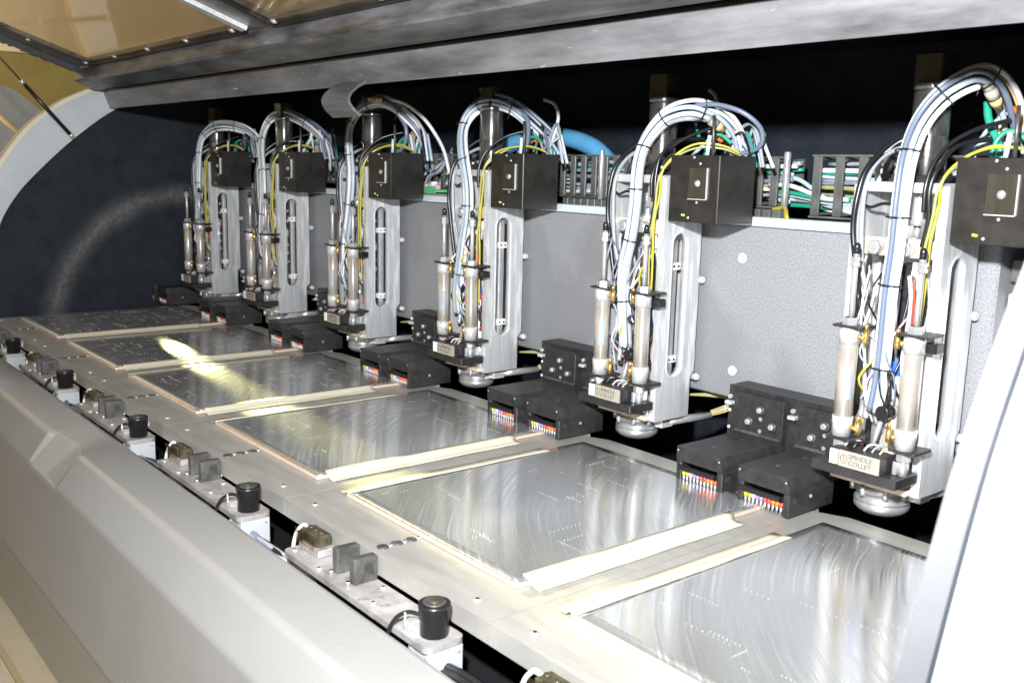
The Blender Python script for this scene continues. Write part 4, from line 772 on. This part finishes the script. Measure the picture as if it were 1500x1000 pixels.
# ================================================================== TOOL MAGAZINES
TO = (-0.665, 0.62, 0.004)
t0_ = thing('tool_magazine', '', 'tool magazine', TO, 'tool magazines with drill bits')
def tp(mb, name, mat, parent=None): return mb.build(name, mat, parent or t0_, TO)
a, b_ = -0.711, -0.619
tp(MB().prism([(a, 0.0385), (a, 0.0605), (a + 0.0012, 0.0618), (b_ - 0.006, 0.0618), (b_ - 0.005, 0.0608), (b_, 0.0465), (b_, 0.0385)], 'y', 0.546, 0.7025), 'cover', 'black')
tp(MB().box(b_ - 0.010, b_ + 0.0008, 0.5465, 0.660, 0.003, 0.0383, 0.0012), 'cheek', 'black')
tp(MB().box(a, a + 0.010, 0.5465, 0.600, 0.003, 0.0383, 0.0012), 'cheek', 'black')
tp(MB().box(a + 0.0102, b_ - 0.0102, 0.572, 0.655, 0.012, 0.0383), 'rack', 'black_plastic')
tp(MB().box(a + 0.0102, b_ - 0.0102, 0.552, 0.5718, 0.012, 0.0165), 'rack_shelf', 'black_plastic')
tp(MB().box(a + 0.002, b_ - 0.016, 0.5445, 0.549, 0.024, 0.0315, 0.0008), 'retaining_bar', 'black_plastic')
for q in range(9): tp(MB().cyl((a + 0.016 + q * 0.0074, 0.5719, 0.0345), (a + 0.016 + q * 0.0074, 0.5705, 0.0345), 0.0013, 6), 'pin', 'steel')
ccol = ['c_yellow', 'c_yellow', 'c_white', 'c_purple', 'c_violet', 'c_red', 'c_red', 'c_orange', 'c_orange', 'c_red']
for q in range(10):
    x = a + 0.0135 + q * 0.0071
    db = tp(MB().lathe((x, 0.5505, 0.0215), (x, 0.5505, 0.002), [(0, 0.0017), (0.35, 0.0017), (0.4, 0.0021), (0.65, 0.0021), (0.70, 0.0009), (1, 0.0007)], 8), 'drill_bit', 'steel')
    tp(MB().cyl((x, 0.5505, 0.0155), (x, 0.5505, 0.0212), 0.0033, 8), 'collar', ccol[q], db)
for sx in (a + 0.003, b_ - 0.006):
    tp(MB().cyl((sx, 0.5462, 0.055), (sx, 0.5452, 0.055), 0.0016, 8), 'screw', 'steel')
for sy in (0.59, 0.66): tp(MB().cyl((-0.672, sy, 0.0616), (-0.672, sy, 0.0622), 0.004, 10), 'plug', 'dark_block')
tp(MB().cyl((b_ + 0.0006, 0.600, 0.027), (b_ + 0.0022, 0.600, 0.027), 0.0028, 10), 'screw', 'steel')
tp(MB().box(b_ + 0.0006, b_ + 0.0015, 0.557, 0.566, 0.023, 0.031), 'side_window', 'smoke')
br = tp(MB().box(a - 0.006, b_ - 0.006, 0.7028, 0.7165, 0.040, 0.1275, 0.0012), 'bracket', 'black')
tp(MB().box(a - 0.006, b_ - 0.008, 0.698, 0.7027, 0.0622, 0.0665), 'weld_bead', 'dark_block', br)
for (sx, sz) in ((-0.668, 0.1065), (-0.690, 0.083), (-0.643, 0.083)):
    s_ = tp(MB().lathe((sx, 0.7027, sz), (sx, 0.6995, sz), [(0, 0.0078), (0.8, 0.0078), (1, 0.007)], 16), 'washer', 'dark_block', br)
    tp(MB().lathe((sx, 0.6994, sz), (sx, 0.6945, sz), [(0, 0.0052), (0.7, 0.0052), (1, 0.004)], 12), 'screw_head', 'steel', br)
for sz in (0.091, 0.0705): tp(MB().cyl((-0.668, 0.7027, sz), (-0.668, 0.7018, sz), 0.0035, 10), 'plug', 'steel', br)
tord = ['first pair from the left', 'second pair from the left', 'third pair from the left', 'fourth pair from the left', 'fifth pair from the left', 'nearest pair']
for k in range(1, 7):
    for s_ in range(2):
        loc = (TO[0] + (k - 1) * PITCH + 0.1225 * s_, TO[1], TO[2]); lab = f'black drill bit magazine, {["left","right"][s_]} one of the {tord[k-1]}'
        if k == 1 and s_ == 0: t0_.location = loc; t0_['label'] = lab
        else: dup(t0_, loc, lab)
    x0 = (k - 1) * PITCH
    bp_ = thing('magazine_rail', f'black mounting rail on the granite behind the {tord[k-1].split(",")[0]} of tool magazines', 'mounting rail', (x0 - 0.61, 0.74, 0.05), 'mounting rails for the tool magazines'); bo = (x0 - 0.61, 0.74, 0.05)
    MB().box(x0 - 0.748, x0 - 0.475, 0.718, 0.7685, 0.030, 0.1345, 0.001).build('rail_body', 'black', bp_, bo)
    for sx in (-0.741, -0.613): 
        MB().cyl((x0 + sx, 0.7178, 0.115), (x0 + sx, 0.711, 0.115), 0.004, 10).build('bolt', 'steel', bp_, bo)
        MB().box(x0 + sx - 0.007, x0 + sx + 0.007, 0.7065, 0.7178, 0.101, 0.1075, 0.001).build('dowel_clip', 'alu_plain', bp_, bo)
    for sz in (0.06, 0.09): MB().cyl((x0 - 0.7435, 0.7178, sz), (x0 - 0.7435, 0.7165, sz), 0.0028, 8).build('dowel', 'white', bp_, bo)
